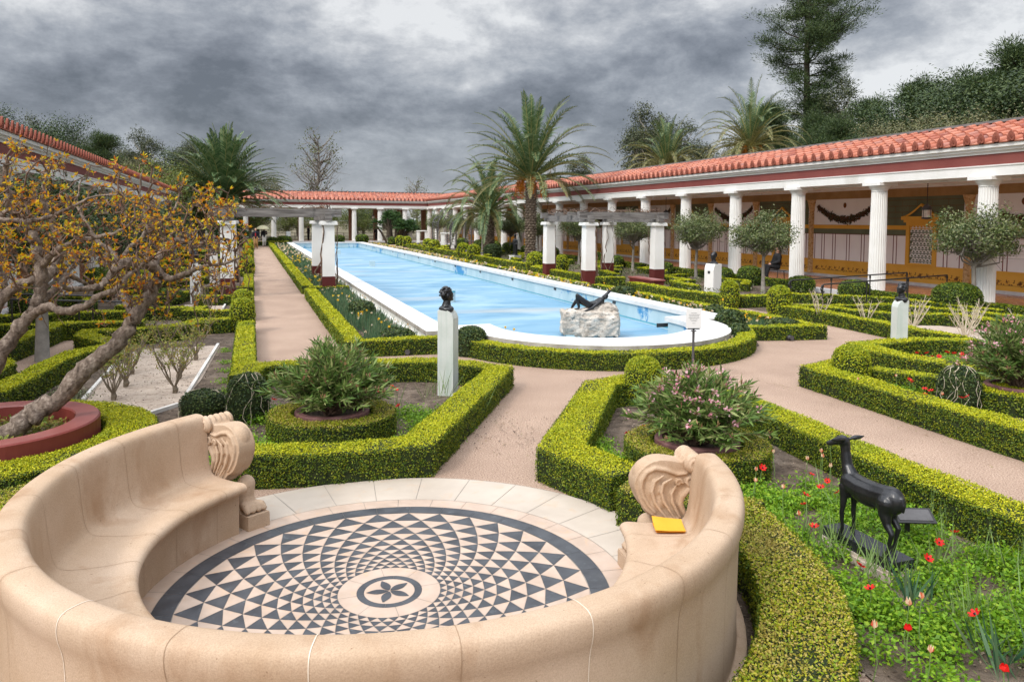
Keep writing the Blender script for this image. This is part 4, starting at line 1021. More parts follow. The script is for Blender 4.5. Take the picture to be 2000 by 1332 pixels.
# ================================================================ pergolas
def pergola(xs, ys, label, side):
    r = empty('pergola', (0,0,0), 0, label, 'pergola')
    tops = []
    for i, y in enumerate(ys):
        for j, x in enumerate(xs[i]):
            mb = MB(); mb.box((0,0,.325),(.44,.44,.65), mi=1); mb.box((0,0,1.54),(.43,.43,1.78), mi=0, taper=.93)
            p = mb.build('pier', ['white','maroon'], r, loc=(x,y,0)); p.rotation_euler[2] = R(random.uniform(-2,2))
            mb = MB(); mb.box((0,0,2.47),(.60,.60,.09)); mb.box((0,0,2.535),(.56,.56,.04)); mb.build('cap', ['white'], p)
            tops.append((x,y))
    (ax,ay),(bx,by),(cx,cy_),(dx,dy) = tops
    def beam(p, q_, z, ov, w_=.22, h_=.28):
        p = np.array(p); q_ = np.array(q_); d = q_-p; L = np.linalg.norm(d); d /= L; p = p-d*ov; q_ = q_+d*ov; L += 2*ov
        mb = MB(); n = 10
        nx, ny = -d[1], d[0]; V = []
        for i in range(n+1):
            c = p+d*L*i/n; jw = w_/2+random.uniform(-.008,.008); jz = random.uniform(-.012,.012)
            for s, t in ((-1,-1),(1,-1),(1,1),(-1,1)): V.append((c[0]+nx*jw*s, c[1]+ny*jw*s, z+h_/2*t+jz))
        mb.add(V, [(4*i+k, 4*i+(k+1)%4, 4*i+4+(k+1)%4, 4*i+4+k) for i in range(n) for k in range(4)])
        mb.poly(V[:4][::-1]); mb.poly(V[-4:]); mb.build('beam', ['timber'], r)
    beam(tops[0], tops[2], 2.70, .35, .24, .26); beam(tops[1], tops[3], 2.70, .35, .24, .26)
    beam(tops[0], tops[1], 2.83, .45, .24, .28); beam(tops[2], tops[3], 2.83, .4, .24, .26)
    for t in (.33,.66): 
        a = np.array(tops[0])*(1-t)+np.array(tops[2])*t; b = np.array(tops[1])*(1-t)+np.array(tops[3])*t; beam(a, b, 2.90, .3, .14, .15)
    # bare vines: one plant each winding up a pier and out over the beams
    for k, (x, y) in enumerate(tops):
        mb = MB(); 
        for s in range(4 if k in (side) else 2):
            P = []; a = random.uniform(0, 6.28); h = 0; rr = .30
            while h < 2.6:
                rr += random.uniform(-.03,.03); rr = min(max(rr,.27),.37); P.append((x+rr*math.cos(a), y+rr*math.sin(a), h)); a += random.uniform(-.35,.40); h += .2
            mb.tube(P, [max(.010,.045-.012*s-.008*h_) for h_ in np.linspace(0,3,len(P))], 6, wob=.2)
        for s in range(3):
            o_ = tops[(k+2)%4] if s else tops[k^1]; L = 14; P = []
            for i in range(L):
                t = i/(L-1)*random.uniform(.95,1); P.append((x+(o_[0]-x)*t+random.uniform(-.12,.12), y+(o_[1]-y)*t+random.uniform(-.12,.12), 2.95+.10*math.sin(i*1.3+s)+random.uniform(-.02,.08)))
            mb.tube(P, [.022*(1-i/L*.7) for i in range(L)], 5, wob=.2)
            for i in range(5):
                c = P[random.randrange(L)]; mb.tube([c, (c[0]+random.uniform(-.25,.25), c[1]+random.uniform(-.25,.25), c[2]+random.uniform(-.1,.2)), (c[0]+random.uniform(-.4,.4), c[1]+random.uniform(-.4,.4), c[2]+random.uniform(-.35,.3))], [.008,.006,.003], 4)
        mb.build('vine', ['vine'], r)
    return r
pergola([(-.75,2.53),(-.75,2.66)], [26.6,32.8], 'pergola of white piers with dark red feet and grey timbers, straddling the left path', (0,1))
pergola([(12.70,15.80),(12.95,15.95)], [27.2,32.0], 'pergola of four white piers and grey beams right of the pool', (0,1,3))

# ================================================================ statues
def herm(x, y, h, rz, head_rz, w_=.23, d_=.21, mat='whiteherm', label='', slope=.10, plaque=False, smooth_head=False, bs=1.05):
    r = empty('herm_bust', (x,y,0), rz, label, 'herm bust')
    mb = MB()    # side outline: flat back, front shoulder cut away
    pts = [(-d_/2,0),(d_/2,0),(d_/2,h-slope),(d_/2-.02,h-slope*.55),(d_/2-.05,h-slope*.2),(d_/2-.085,h),(-d_/2,h)]
    n = len(pts); V = [(a,-w_/2,b) for a, b in pts]+[(a,w_/2,b) for a, b in pts]
    mb.poly(V[:n]); mb.poly(V[n:][::-1]); mb.add(V, [(i, n+i, n+(i+1)%n, (i+1)%n) for i in range(n)])
    mb.build('pillar', [mat], r)
    if plaque: mb = MB(); mb.box((d_/2+.004,0,h-.30),(.008,.10,.10)); mb.build('plaque', ['plaque'], r)
    pr = [('c', (0,0,-.02), .075, (0,0,.03), .055, (.005,0,.10), .044), ('e', (-.005,0,.008), (.092,.116,.050)), ('c', (-.01,0,.03), .06, (0,0,.09), .047), ('c', (0,-.078,-.005), .040, (0,.078,-.005), .040), ('c', (0,-.05,.03), .03, (0,.05,.03), .03),
          ('e', (.0,0,.185), (.078,.062,.085)), ('e', (.035,0,.155), (.045,.045,.055)), ('e', (.075,0,.170), (.014,.012,.026)), ('e', (.066,0,.125), (.022,.024,.016)), ('e', (.067,0,.142), (.017,.022,.008)),
          ('e', (.058,0,.198), (.026,.046,.012)), ('e', (-.005,.063,.168), (.018,.01,.028)), ('e', (-.005,-.063,.168), (.018,.01,.028))]
    if not smooth_head:
        for i in range(70):
            a = random.uniform(0, 6.28); b = random.uniform(-.2, 1.45)
            px = -.012+.078*math.cos(a)*math.cos(b); py = .066*math.sin(a)*math.cos(b); pz = .195+.088*math.sin(b)
            if px > .035 and pz < .245: continue
            pr.append(('e', (px,py,pz), (.014,.014,.012)))
    else: pr.append(('e', (-.012,0,.205), (.078,.066,.080)))
    me = remesh(pr, .0055, 1, 'bronze')
    o = link('bronze_bust', me, r, (-.02,0,h)); o.rotation_euler[2] = head_rz-rz; o.scale = (bs,)*3; return r
herm(2.75, 10.76, 1.28, R(-33), R(5), .25, .24, label='tall pale marble herm with a dark curly bronze head in the near left bed', slope=.12, bs=1.2)
herm(12.16, 11.46, 1.08, R(165), R(172), .22, .22, label='marble herm with a dark bronze bust looking down to the left, right foreground bed', slope=.14, bs=1.2)
herm(15.66, 23.0, 1.10, R(195), R(190), .42, .42, mat='white', label='white herm with plaque and smooth dark bust, beyond the pool on the right', slope=.22, plaque=True, smooth_head=True, bs=1.55)
herm(16.0, 32.0, 1.3, R(200), R(200), .3, .22, mat='white', label='thin white herm seen between the right pergola piers', bs=1.4)
herm(-1.62, 25.0, 1.25, R(0), R(10), .34, .3, mat='white', label='white herm left of the path near the pergola, behind orange leaves', bs=1.4)
herm(-1.35, 31.0, 1.30, R(0), R(10), .30, .3, mat='white', label='farther white herm beside the left pergola', bs=1.4)
herm(17.0, 84.0, 1.35, R(200), R(190), .5, .4, mat='white', label='distant white herm in front of the dark fan palm clump', bs=1.4)

def statue_deer():
    r = empty('deer_statue', (4.42,4.40,0), R(90), 'black bronze statue of a slender deer on a low black plinth among flowers', 'statue')
    mb = MB(); mb.box((0,0,.03),(.67,.235,.06)); mb.box((.0,0,.07),(.65,.20,.02)); mb.build('stone_footing', ['marble'], r)
    mb = MB(); mb.box((0,0,.115),(.64,.175,.07)); mb.build('black_plinth', ['blackstone'], r)
    pr = [('c', (-.19,0,.512), .084, (-.08,0,.500), .080, (.05,0,.497), .082, (.15,0,.510), .080),
          ('e', (-.205,0,.505), (.092,.074,.092)), ('e', (-.17,0,.48), (.10,.072,.085)), ('e', (.16,0,.495), (.078,.064,.098)), ('e', (0,0,.480), (.17,.076,.080)),
          ('c', (.155,0,.54), .058, (.20,0,.62), .040, (.218,0,.71), .034, (.225,0,.765), .037),
          ('e', (.235,.012,.785), (.048,.041,.040)), ('c', (.25,.02,.785), .034, (.298,.050,.758), .022, (.318,.062,.748), .018),
          ('e', (.26,-.01,.80), (.014,.012,.012)), ('e', (.235,.045,.80), (.014,.012,.012)),
          ('c', (-.285,0,.54), .018, (-.300,0,.50), .014, (-.298,0,.46), .008), ('c', (-.06,0,.425), .011, (-.06,0,.39), .006)]
    for s in (-1,1):
        e = (.205,s*.03,.805)
        pr.append(('c', e, .012, (e[0]-.01, s*.075+.012, .812), .018, (e[0]-.02, s*.115+.02, .815), .014, (e[0]-.03, s*.150+.025, .822), .004))
        pr.append(('c', (.165,s*.045,.48), .042, (.172,s*.048,.40), .027, (.178,s*.050,.325), .0175, (.182,s*.052,.295), .0185, (.176,s*.052,.22), .0125, (.172,s*.052,.18), .0125, (.180,s*.052,.163), .018, (.194,s*.052,.155), .015))
        o = -.03*s
        pr.append(('c', (-.20,s*.045,.49), .062, (-.170+o,s*.052,.425), .045, (-.195+o,s*.058,.36), .028, (-.238+o,s*.060,.310), .0185, (-.222+o,s*.060,.24), .0135, (-.213+o,s*.060,.185), .0135, (-.202+o,s*.060,.165), .019, (-.187+o,s*.060,.156), .015))
    link('bronze_body', remesh(pr, .0062, 3, 'bronze'), r)
    r.scale = (1.1,1.1,1.12)
    return r
statue_deer()
rd = empty('label_rail', (4.93,4.50,0), R(-22), 'small slanted black information panel on a post behind the deer statue', 'information panel')
mb = MB(); mb.box((0,0,.13),(.035,.02,.26)); mb.build('post', ['blackmetal'], rd)
mb = MB(); mb.box((.04,-.02,.275),(.30,.15,.012), tilt=(R(28),0,0)); mb.build('panel', ['blackmetal'], rd)
mb = MB(); mb.box((.04,-.021,.283),(.26,.11,.004), tilt=(R(28),0,0)); mb.build('printed_face', ['greymetal'], rd)

# limestone rock with reclining figure
from mathutils import noise as mnoise
rock_pr = [('b', (0,0,.30),(1.36,.72,.50)), ('e', (.38,.02,.50),(.32,.32,.24)), ('e', (-.35,0,.35),(.34,.38,.24)), ('b', (.2,-.05,.25),(.85,.78,.42)), ('e', (.1,0,.5),(.5,.3,.12)), ('b', (.05,0,.08),(1.0,.62,.2))]
rk = remesh(rock_pr, .022, 3, 'rock', (.06, 4.2))
for v in rk.vertices:
    v.co += v.normal*(.018*mnoise.noise(Vector((v.co.x*9,v.co.y*9,v.co.z*22)))+.010*mnoise.noise(v.co*26))
RK = (7.78,16.55,-.2)
ro = link('rock', rk, None, RK, R(-16)); ro.scale = (1.0,1.0,1.12); tag(ro, 'large pitted limestone boulder standing at the near end of the drained pool', 'rock')
mb = MB(); mb.box((0,0,.03),(1.15,.62,.10)); o = mb.build('rock_base_slab', ['poolwall'], loc=(RK[0]-.05,RK[1]-.02,-.2), rz=R(-16)); tag(o, 'pale flat slab under the limestone boulder in the pool', 'slab')
pr = [('e', (-.02,0,.10), (.10,.085,.075)), ('c', (0,0,.10), .078, (.12,0,.14), .070, (.24,0,.20), .080), ('e', (.22,0,.20), (.09,.10,.065)),
      ('c', (.28,0,.245), .035, (.33,0,.275), .032), ('e', (.355,-.01,.30), (.062,.050,.055)), ('e', (.35,-.06,.295), (.014,.014,.018)), ('e', (.375,0,.325), (.055,.052,.04)),
      ('c', (-.04,-.05,.10), .070, (-.20,-.07,.22), .052, (-.345,-.08,.345), .040, (-.34,-.08,.22), .038, (-.30,-.08,.06), .024, (-.34,-.085,.015), .022, (-.40,-.085,.01), .014),
      ('c', (-.04,.05,.10), .070, (-.20,.08,.16), .050, (-.34,.10,.20), .038, (-.42,.11,.08), .030, (-.46,.12,.0), .020, (-.52,.12,-.01), .013),
      ('c', (.22,-.09,.20), .042, (.10,-.15,.12), .032, (.0,-.19,.05), .028, (-.14,-.21,-.01), .022, (-.25,-.22,-.05), .018, (-.29,-.22,-.06), .012),
      ('c', (.26,.06,.22), .040, (.36,.02,.34), .032, (.46,-.02,.45), .028, (.41,-.02,.39), .022, (.36,-.05,.34), .018)]
pr = [tuple(v*1.22 if i and isinstance(v, float) else v for i, v in enumerate(p)) if p[0] == 'c' else p for p in pr]
fg = link('reclining_statue', remesh(pr, .008, 3, 'bronze'), None, (RK[0]+.02,RK[1]-.02,RK[2]+.66), R(-16))
tag(fg, 'dark bronze figure lying back on the limestone boulder, one arm over its head', 'statue')

# dark standing statue, sign, bench, lamps, arches, tables
st_ = empty('standing_statue', (15.75,44.6,0), R(200), 'dark draped standing statue on a white block beside the tall date palm', 'statue')
mb = MB(); mb.box((0,0,.19),(.55,.5,.38)); mb.box((0,0,.40),(.60,.55,.05)); mb.build('white_block', ['white'], st_)
link('bronze_figure', remesh([('c', (0,-.07,.45), .10, (0,-.06,.8), .10, (0,0,1.0), .15, (0,0,1.3), .15), ('c', (0,.07,.45), .11, (0,.07,.8), .12, (0,0,1.05), .16), ('e', (0,0,1.38), (.12,.2,.10)), ('c', (0,0,1.45), .05, (0,0,1.55), .05), ('e', (.01,0,1.66), (.09,.08,.12)), ('c', (0,.19,1.38), .05, (.03,.22,1.15), .045, (.2,.16,1.1), .035), ('c', (0,-.19,1.38), .05, (.02,-.24,1.15), .045, (.28,-.22,1.12), .03), ('b', (0,0,.44),(.3,.34,.06))], .02, 3, 'bronze'), st_)
sg = empty('sign_stand', (6.88,10.62,0), R(-16), 'white notice board on a slim grey post by the curved hedge', 'sign')
mb = MB(); mb.lathe([(.19,0),(.19,.012),(.17,.022),(.03,.03),(.03,.04),(0,.04)], seg=28); mb.build('base', ['greymetal'], sg)
mb = MB(); mb.lathe([(.021,.03),(.021,.80),(.018,.81)], seg=14); mb.lathe([(.05,.80),(.05,.812),(.02,.815)], seg=14); mb.build('post', ['greymetal'], sg)
mb = MB(); mb.box((0,0,.84),(.20,.02,.02)); mb.box((0,0,.825),(.03,.02,.04)); mb.build('clamp', ['blackmetal'], sg)
mb = MB(); mb.box((0,0,1.01),(.255,.008,.33)); mb.build('board', ['board'], sg)
mb = MB()
for k, wd in enumerate((.09,.16,.15,.17,.13,.08,.05)):     # unreadable lines of small print
    x = -wd/2
    while x < wd/2: l = random.uniform(.008,.022); mb.box((x+l/2,-.0055,1.10-.026*k-(.012 if k > 5 else 0)),(l,.002,.006)); x += l+.006
mb.build('small_print', ['print'], sg)
db = empty('red_bench', (14.25,25.3,0), 0, 'low dark red solid bench between the hedges under the right pergola', 'bench')
mb = MB(); mb.box((0,0,.20),(.42,1.9,.40)); mb.build('base', ['maroon'], db); mb = MB(); mb.box((0,0,.425),(.50,2.0,.05)); mb.build('slab_top', ['planter'], db)
def pathlamp():
    r = empty('path_lamp', (0,0,0)); mb = MB(); mb.box((0,0,.13),(.26,.26,.26)); mb.build('red_base', ['maroon'], r)
    mb = MB(); mb.lathe([(.075,.26),(.075,.50)], seg=14); mb.build('glass', ['glassw'], r)
    mb = MB(); mb.lathe([(.11,.25),(.11,.28),(.08,.28)], seg=14); mb.lathe([(.12,.50),(.12,.53),(.09,.57),(.02,.60),(0,.61)], seg=14)
    for a in range(4): mb.tube([(.095*math.cos(a*PI/2+.7),.095*math.sin(a*PI/2+.7),.27),(.095*math.cos(a*PI/2+.7),.095*math.sin(a*PI/2+.7),.51)], .01, 5)
    mb.build('cage', ['greymetal'], r); return r
p0 = pathlamp()
for i, (x, y, lb) in enumerate(((14.0,46.0,'short lantern on a dark red block beside the round dark bush right of the pool'),(14.0,49.6,'second short lantern on a red block, left of the round dark bush'),(14.1,66,'small path lantern on a red block far along the pool by the white frame tables'),(14.2,72,'farthest small path lantern right of the pool'))):
    o = p0 if i == 0 else copy_tree(p0); o.location = (x,y,0); tag(o, lb, 'path lamp', 'lanterns on red blocks')
def arch():
    r = empty('arched_trellis', (0,0,0)); mb = MB()
    for y in (-.55,.55):
        P = [(-.8,y,0),(-.8,y,2.2)]+[(-.8*math.cos(PI*t), y, 2.2+.8*math.sin(PI*t)) for t in np.linspace(.08,.92,10)]+[(.8,y,2.2),(.8,y,0)]; mb.tube(P, .05, 6)
    mb.build('hoops', ['greymetal'], r); mb = MB()
    for k in range(9):
        z = .3+.24*k
        for s in (-.8,.8): mb.tube([(s,-.55,z),(s,.55,z+.24)], .018, 4); mb.tube([(s,.55,z),(s,-.55,z+.24)], .018, 4)
    for t in np.linspace(.1,.9,6): x, z = -.8*math.cos(PI*t), 2.2+.8*math.sin(PI*t); mb.tube([(x,-.55,z),(x,.55,z)], .022, 4)
    mb.build('lattice', ['greymetal'], r); return r
a0_ = arch()
for i, (x, y, lb) in enumerate(((18.2,66.5,'dark arched metal trellis, the right one of a pair'),(17.6,71.0,'dark arched metal trellis, the left one of a pair'))):
    o = a0_ if i == 0 else copy_tree(a0_); o.location = (x,y,0); o.rotation_euler[2] = R(15); tag(o, lb, 'trellis', 'arched trellises')
def ftable():
    r = empty('white_frame_table', (0,0,0))
    mb = MB(); mb.box((0,0,1.42),(1.3,.5,.10)); mb.build('top', ['white'], r)
    for s in (-.45,.45): mb = MB(); mb.box((s,0,.685),(.34,.34,1.37)); mb.build('leg', ['white'], r)
    return r
f0 = ftable()
for i, (x, y, lb) in enumerate(((17.2,67.5,'white two legged stone table, the nearer one by the trellises'),(18.0,82.0,'white two legged stone table, the farther one'))):
    o = f0 if i == 0 else copy_tree(f0); o.location = (x,y,0); o.rotation_euler[2] = R(-12); tag(o, lb, 'stone table', 'white frame tables')
# handrails
def handrail(a, b, z0, z1, label, n=4):
    r = empty('handrail', (0,0,0), 0, label, 'handrail'); a = np.array(a); b = np.array(b); d = (b-a)/np.linalg.norm(b-a)
    P = [(*(a+d*.06),.40+z0-.6),(*(a-d*.02),z0-.25),(*(a-d*.07),z0-.12),(*(a-d*.03),z0-.03),(*(a+d*.05),z0)]+[(*(a+(b-a)*t),z0+(z1-z0)*t) for t in (.3,.6,1)]+[(*b,z1-.10)]
    mb = MB(); mb.tube(P, .021, 8); mb.build('top_rail', ['blackmetal'], r)
    for k in range(n):
        t = k/(n-1); c = a+(b-a)*t; mb = MB(); mb.tube([(*c,0),(*c,(z0+(z1-z0)*t)*.985)], .018, 8); mb.box((*c,z0+(z1-z0)*t-.06),(.04,.04,.08)); mb.build('post', ['blackmetal'], r)
handrail((15.5,18.7), (20.3,18.9), .84, .98, 'black iron handrail on the right, the farther of the two')
handrail((15.2,17.0), (20.3,17.4), .86, 1.00, 'black iron handrail on the right, the nearer of the two')
handrail((-2.2,19.7), (-6.2,20.1), .72, .90, 'black iron handrail on the left behind the orange tree, farther one')
handrail((-2.3,18.6), (-6.2,18.9), .72, .90, 'black iron handrail on the left behind the orange tree, nearer one')
# garden bench with seated visitor
gb = empty('garden_bench', (20.9,26.35,.15), R(0), 'small dark backless metal bench between the right columns', 'bench')
mb = MB(); 
for k in range(5): mb.box((-.16+.08*k,0,.43),(.06,1.25,.025))
mb.build('slatted_seat', ['greymetal'], gb)
for sy in (-.52,.52):
    for sx in (-.15,.15): mb = MB(); mb.tube([(sx,sy,.42),(sx*1.15,sy,.2),(sx*1.3,sy,0)], .018, 6); mb.build('leg', ['blackmetal'], gb)
# white edging boards round the sandy rose bed, spotlights under hedges
for i, (a, b, lb) in enumerate((((-2.27,11.9),(-2.30,15.4),'left white edging board of the sandy rose bed'),((-.94,11.3),(-.66,16.4),'right white edging board of the sandy rose bed'),((-1.55,10.45),(-.98,11.2),'short front white edging board of the sandy rose bed'),((-.78,23.0),(-.74,24.4),'white edging board of the small bed by the left pergola'))):
    c = ((a[0]+b[0])/2,(a[1]+b[1])/2); L = dist(a[0]-b[0],a[1]-b[1]); mb = MB(); mb.box((0,0,.02),(L,.05,.06)); tag(mb.build('edging_board', ['edging'], loc=(*c,.012), rz=math.atan2(b[1]-a[1],b[0]-a[0])), lb, 'edging board')
for i, (u, v, lb) in enumerate(((1106,716,'black spotlight set in the curved hedge in front of the boulder'),(796,692,'black spotlight set in the hedge left of the tall herm'),(1797,826,'black spotlight under the long hedge across the right path'),(1548,664,'black spotlight in the hedge right of the sign stand'))):
    x, y = G(u, v, .03); y += .07; s_ = empty('ground_spotlight', (x,y,0), 0, lb, 'spotlight'); k_ = .8 if i != 2 else .6
    mb = MB(); mb.ell((0,.03,.06),(.10*k_,.09*k_,.09*k_),14,8); mb.build('housing', ['blackmetal'], s_); mb = MB(); mb.lathe([(.06*k_,0),(.065*k_,.02),(0,.02)], seg=14); g_ = mb.build('lens', ['greymetal'], s_, loc=(0,-.05*k_,.07)); g_.rotation_euler = (R(90),0,0)

# ================================================================ people
def person(x, y, z, rz, label, top, legs_m, hair='hair', scale=1., pose='walk', top2=None, bag=False):
    r = empty('person', (x,y,z), rz, label, 'person'); r.scale = (scale,)*3; v = .028
    if pose == 'walk': L1 = [(0,-.09,.92),(.10,-.09,.50),(.0,-.09,.08)]; L2 = [(0,.09,.92),(.02,.09,.50),(-.12,.09,.10)]; arms = [((.0,.20,1.40),(-.04,.25,1.14),(.08,.24,.92)),((.0,-.20,1.40),(.0,-.25,1.14),(.12,-.22,.95))]; t0 = .95
    elif pose == 'stand': L1 = [(0,-.08,.92),(.01,-.09,.50),(0,-.09,.08)]; L2 = [(0,.08,.92),(.01,.09,.50),(0,.10,.08)]; arms = [((.0,.20,1.40),(-.02,.25,1.14),(.16,.12,1.02)),((.0,-.20,1.40),(-.02,-.24,1.14),(.14,-.12,1.04))]; t0 = .95
    elif pose == 'hold': L1 = [(0,-.09,.92),(.10,-.09,.50),(.0,-.09,.08)]; L2 = [(0,.09,.92),(.02,.09,.50),(-.12,.09,.10)]; arms = [((.0,.20,1.40),(.06,.24,1.16),(.16,.16,1.32)),((.0,-.20,1.40),(.0,-.25,1.14),(.04,-.24,.90))]; t0 = .95
    else: L1 = [(0,-.09,.12),(.42,-.10,.16),(.40,-.10,-.30)]; L2 = [(0,.09,.12),(.43,.10,.16),(.52,.10,-.28)]; arms = [((-.02,.19,.60),(.04,.24,.36),(.30,.08,.26)),((-.02,-.19,.60),(.04,-.24,.36),(.28,-.02,.28))]; t0 = .15
    up_ = t0-.95
    def sh(p): return p
    cz = 1.0+up_; hd = 1.62+up_
    tl = -.04 if pose == 'sit' else 0
    body = [('c', (0,0,cz-.05), .13, (tl,0,cz+.15), .12, (tl,0,cz+.38), .14), ('c', (tl,0,cz+.42), .06, (tl+.01,0,cz+.53), .052), ('e', (tl+.015,0,hd), (.095,.075,.115)), ('e', (tl+.10,0,hd-.01), (.02,.015,.02)), ('e', (tl+.06,0,hd-.06), (.04,.04,.04)),
            ('e', (tl,.078,hd-.01),(.02,.012,.03)), ('e', (tl,-.078,hd-.01),(.02,.012,.03))]
    for a in (L1, L2): body.append(('c', a[0], .09, a[1], .06, a[2], .042)); body.append(('c', a[2], .045, (a[2][0]+.13,a[2][1],a[2][2]-.04), .035))
    for a in arms:
        body.append(('c', a[0], .05, a[1], .038, a[2], .028)); h = a[2]; body.append(('e', (h[0]+.04,h[1],h[2]-.02), (.05,.022,.038)))
        for k in range(4): body.append(('c', (h[0]+.05,h[1]-.024+.016*k,h[2]-.03), .010, (h[0]+.085+.006*(k%2),h[1]-.026+.017*k,h[2]-.045), .008, (h[0]+.10,h[1]-.026+.017*k,h[2]-.07), .007))
        body.append(('c', (h[0]+.02,h[1]+.02,h[2]-.02), .011, (h[0]+.06,h[1]+.04,h[2]-.035), .008))
    link('body', remesh(body, .014, 2, 'skin'), r)
    shoes = []
    for a in (L1, L2): shoes.append(('c', (a[2][0]-.01,a[2][1],a[2][2]-.035), .048, (a[2][0]+.15,a[2][1],a[2][2]-.045), .040))
    link('shoes', remesh(shoes, .018, 2, 'black'), r)
    tr = [('c', (0,-.05,cz-.02), .14, (0,.05,cz-.02), .14)]
    for a in (L1, L2): tr.append(('c', a[0], .112, a[1], .085, (a[2][0],a[2][1],a[2][2]+.03), .07))
    link('trousers', remesh(tr, .02, 3, legs_m), r)
    jk = [('c', (0,0,cz-.02), .155, (tl,0,cz+.18), .150, (tl,0,cz+.36), .165), ('c', (tl,-.15,cz+.40), .075, (tl,.15,cz+.40), .075)]
    for a in arms: jk.append(('c', a[0], .075, a[1], .062, tuple(np.array(a[2])*.93+np.array(a[1])*.07), .05))
    link('jacket', remesh(jk, .02, 3, top), r)
    if top2: link('shirt_front', remesh([('e', (.125,0,cz+.22), (.05,.06,.22))], .02, 2, top2), r)
    link('hair', remesh([('e', (tl-.015,0,hd+.035), (.10,.088,.095)), ('e', (tl-.055,0,hd-.03), (.055,.075,.09))]+([('e', (tl-.08,0,hd-.14), (.05,.09,.16))] if hair == 'hair' and pose != 'walk' and pose != 'hold' else []), .018, 2, hair), r)
    return r
person(.42, 69.3, 0, R(-95), 'man walking towards the camera in dark jacket, red shirt and tan trousers', 'navy', 'khaki', 'fairhair', 1.04, 'walk', 'redcloth')
person(1.22, 75.6, 0, R(-88), 'person in dark jacket and white trousers walking under a cream umbrella', 'black', 'offwhite', 'hair', 1.02, 'hold')
ub = empty('umbrella', (1.10,75.55,0), 0, 'open cream umbrella held over the second walker on the left path', 'umbrella')
mb = MB(); mb.tube([(.27,-.22,1.22),(.02,-.02,2.02)], .012, 6); mb.build('shaft', ['blackmetal'], ub)
mb = MB(); prf = [(.01,2.04),(.18,2.02),(.38,1.94),(.52,1.83),(.60,1.68)]; mb.lathe(prf, seg=8); mb.lathe([(a*.985,b-.012) for a, b in prf][::-1], seg=8); cn = mb.build('canopy', ['canopy'], ub)
person(5.75, 92.6, .0, R(-60), 'visitor with long brown hair in black top and jeans under the far colonnade', 'black', 'denim', 'hair', 1.0, 'stand')
person(6.55, 93.0, .0, R(200), 'visitor in dark clothes partly behind the one in teal, far colonnade', 'navy', 'black', 'hair', 1.06, 'stand')
person(7.05, 92.4, .0, R(160), 'visitor in a teal jacket standing at the far colonnade', 'teal', 'navy', 'hair', .98, 'stand')
person(14.55, 92.4, .0, R(-90), 'person in dark clothes beside a brown pier of the far colonnade', 'black', 'black', 'hair', .98, 'stand')
person(20.9, 26.1, .60, R(172), 'woman in black sitting on the metal bench between the right columns', 'black', 'black', 'hair', 1.0, 'sit')
hb = MB(); hb.ell((0,0,.11),(.17,.10,.11),12,8); hb.tube([(-.12,0,.18),(-.08,0,.30),(.08,0,.30),(.12,0,.18)], .012, 6); tag(hb.build('handbag', ['black'], loc=(20.85,26.72,.595)), 'black handbag on the metal bench beside the seated woman', 'handbag')
nb = empty('notice_board', (3.6,79.0,0), 0, 'small white notice on a post beyond the far end of the pool', 'notice')
mb = MB(); mb.box((0,0,.5),(.04,.04,1.0)); mb.build('post', ['greymetal'], nb); mb = MB(); mb.box((0,-.03,1.15),(.42,.02,.48)); mb.build('board', ['board'], nb)

# ================================================================ clipped bushes
for u, v, zc, r, h, lb, mt in (
    (1256,750,.30,.27,.70,'bright round box ball at the fork, standing in the hedge left of the sign stand','yew_lime'),
    (1662,720,.30,.29,.68,'round box ball at the near end of the long hedge across the right path','yew_lime'),
    (1425,576,.42,.29,.86,'small lime green ball on the hedge just right of the smooth headed herm','yew_lime'),
    (1522,588,.40,.34,.84,'lime green ball on the hedge corner left of the iron handrails','yew_lime'),
    (474,620,.34,.28,.80,'nearer of two touching lime green balls beside the left path','yew_lime'),
    (474,598,.36,.28,.80,'farther of two touching lime green balls beside the left path','yew_lime'),
    (1097,517,.45,.33,.95,'small round green ball between the two left piers of the right pergola','yew_lime')):
    x, y = G(u, v, zc); dome(x, y, r, h, lb, mt, 'ball_bush', cat='ball bush')
for k, y in enumerate((36.0,38.2,45.5,47.2,56.5,59,66,68.5,71,73.5)):
    dome(-.18, y, .34 if k < 4 else .38, .85, ORD[k]+' lime green ball in the row left of the left path beyond the pergola', 'yew_lime', 'ball_bush', group='balls beyond the pergola on the left', cat='ball bush')
for k, (x, y) in enumerate(((13.5,35.2),(13.8,47.2),(14.0,50.5),(14.0,59.2),(14.2,62.5),(14.2,71.5),(14.2,75))):
    dome(x, y, .46, 1.05, ORD[k]+' round ball in the hedge row right of the pool beyond the pergola', 'yew_lime', 'ball_bush', group='balls right of the pool', cat='ball bush')
cb = ((19.3,9.6,.55,.75),(19.55,13.2,.62,.62),(19.3,16.2,.66,.88),(19.3,20.1,.52,.66),(19.2,22.6,.50,.62),(19.4,25.9,.50,.80),(19.3,27.6,.46,.62),(19.3,32.4,.42,.6),(19.2,37.5,.45,.7),(19.3,40.6,.5,.8),(19.3,47.4,.62,.85),(19.3,52,.5,.8),(19.3,56,.62,.9),(19.3,60,.6,.9),(19.3,64,.6,.9),(19.3,70,.6,.9))
for k, (x, y, r, h) in enumerate(cb):
    dome(x, y, r, h, ORD[k]+' rounded yew in the row along the foot of the right columns', 'yew', 'rounded_yew', group='rounded yews by the right columns', cat='rounded yew')
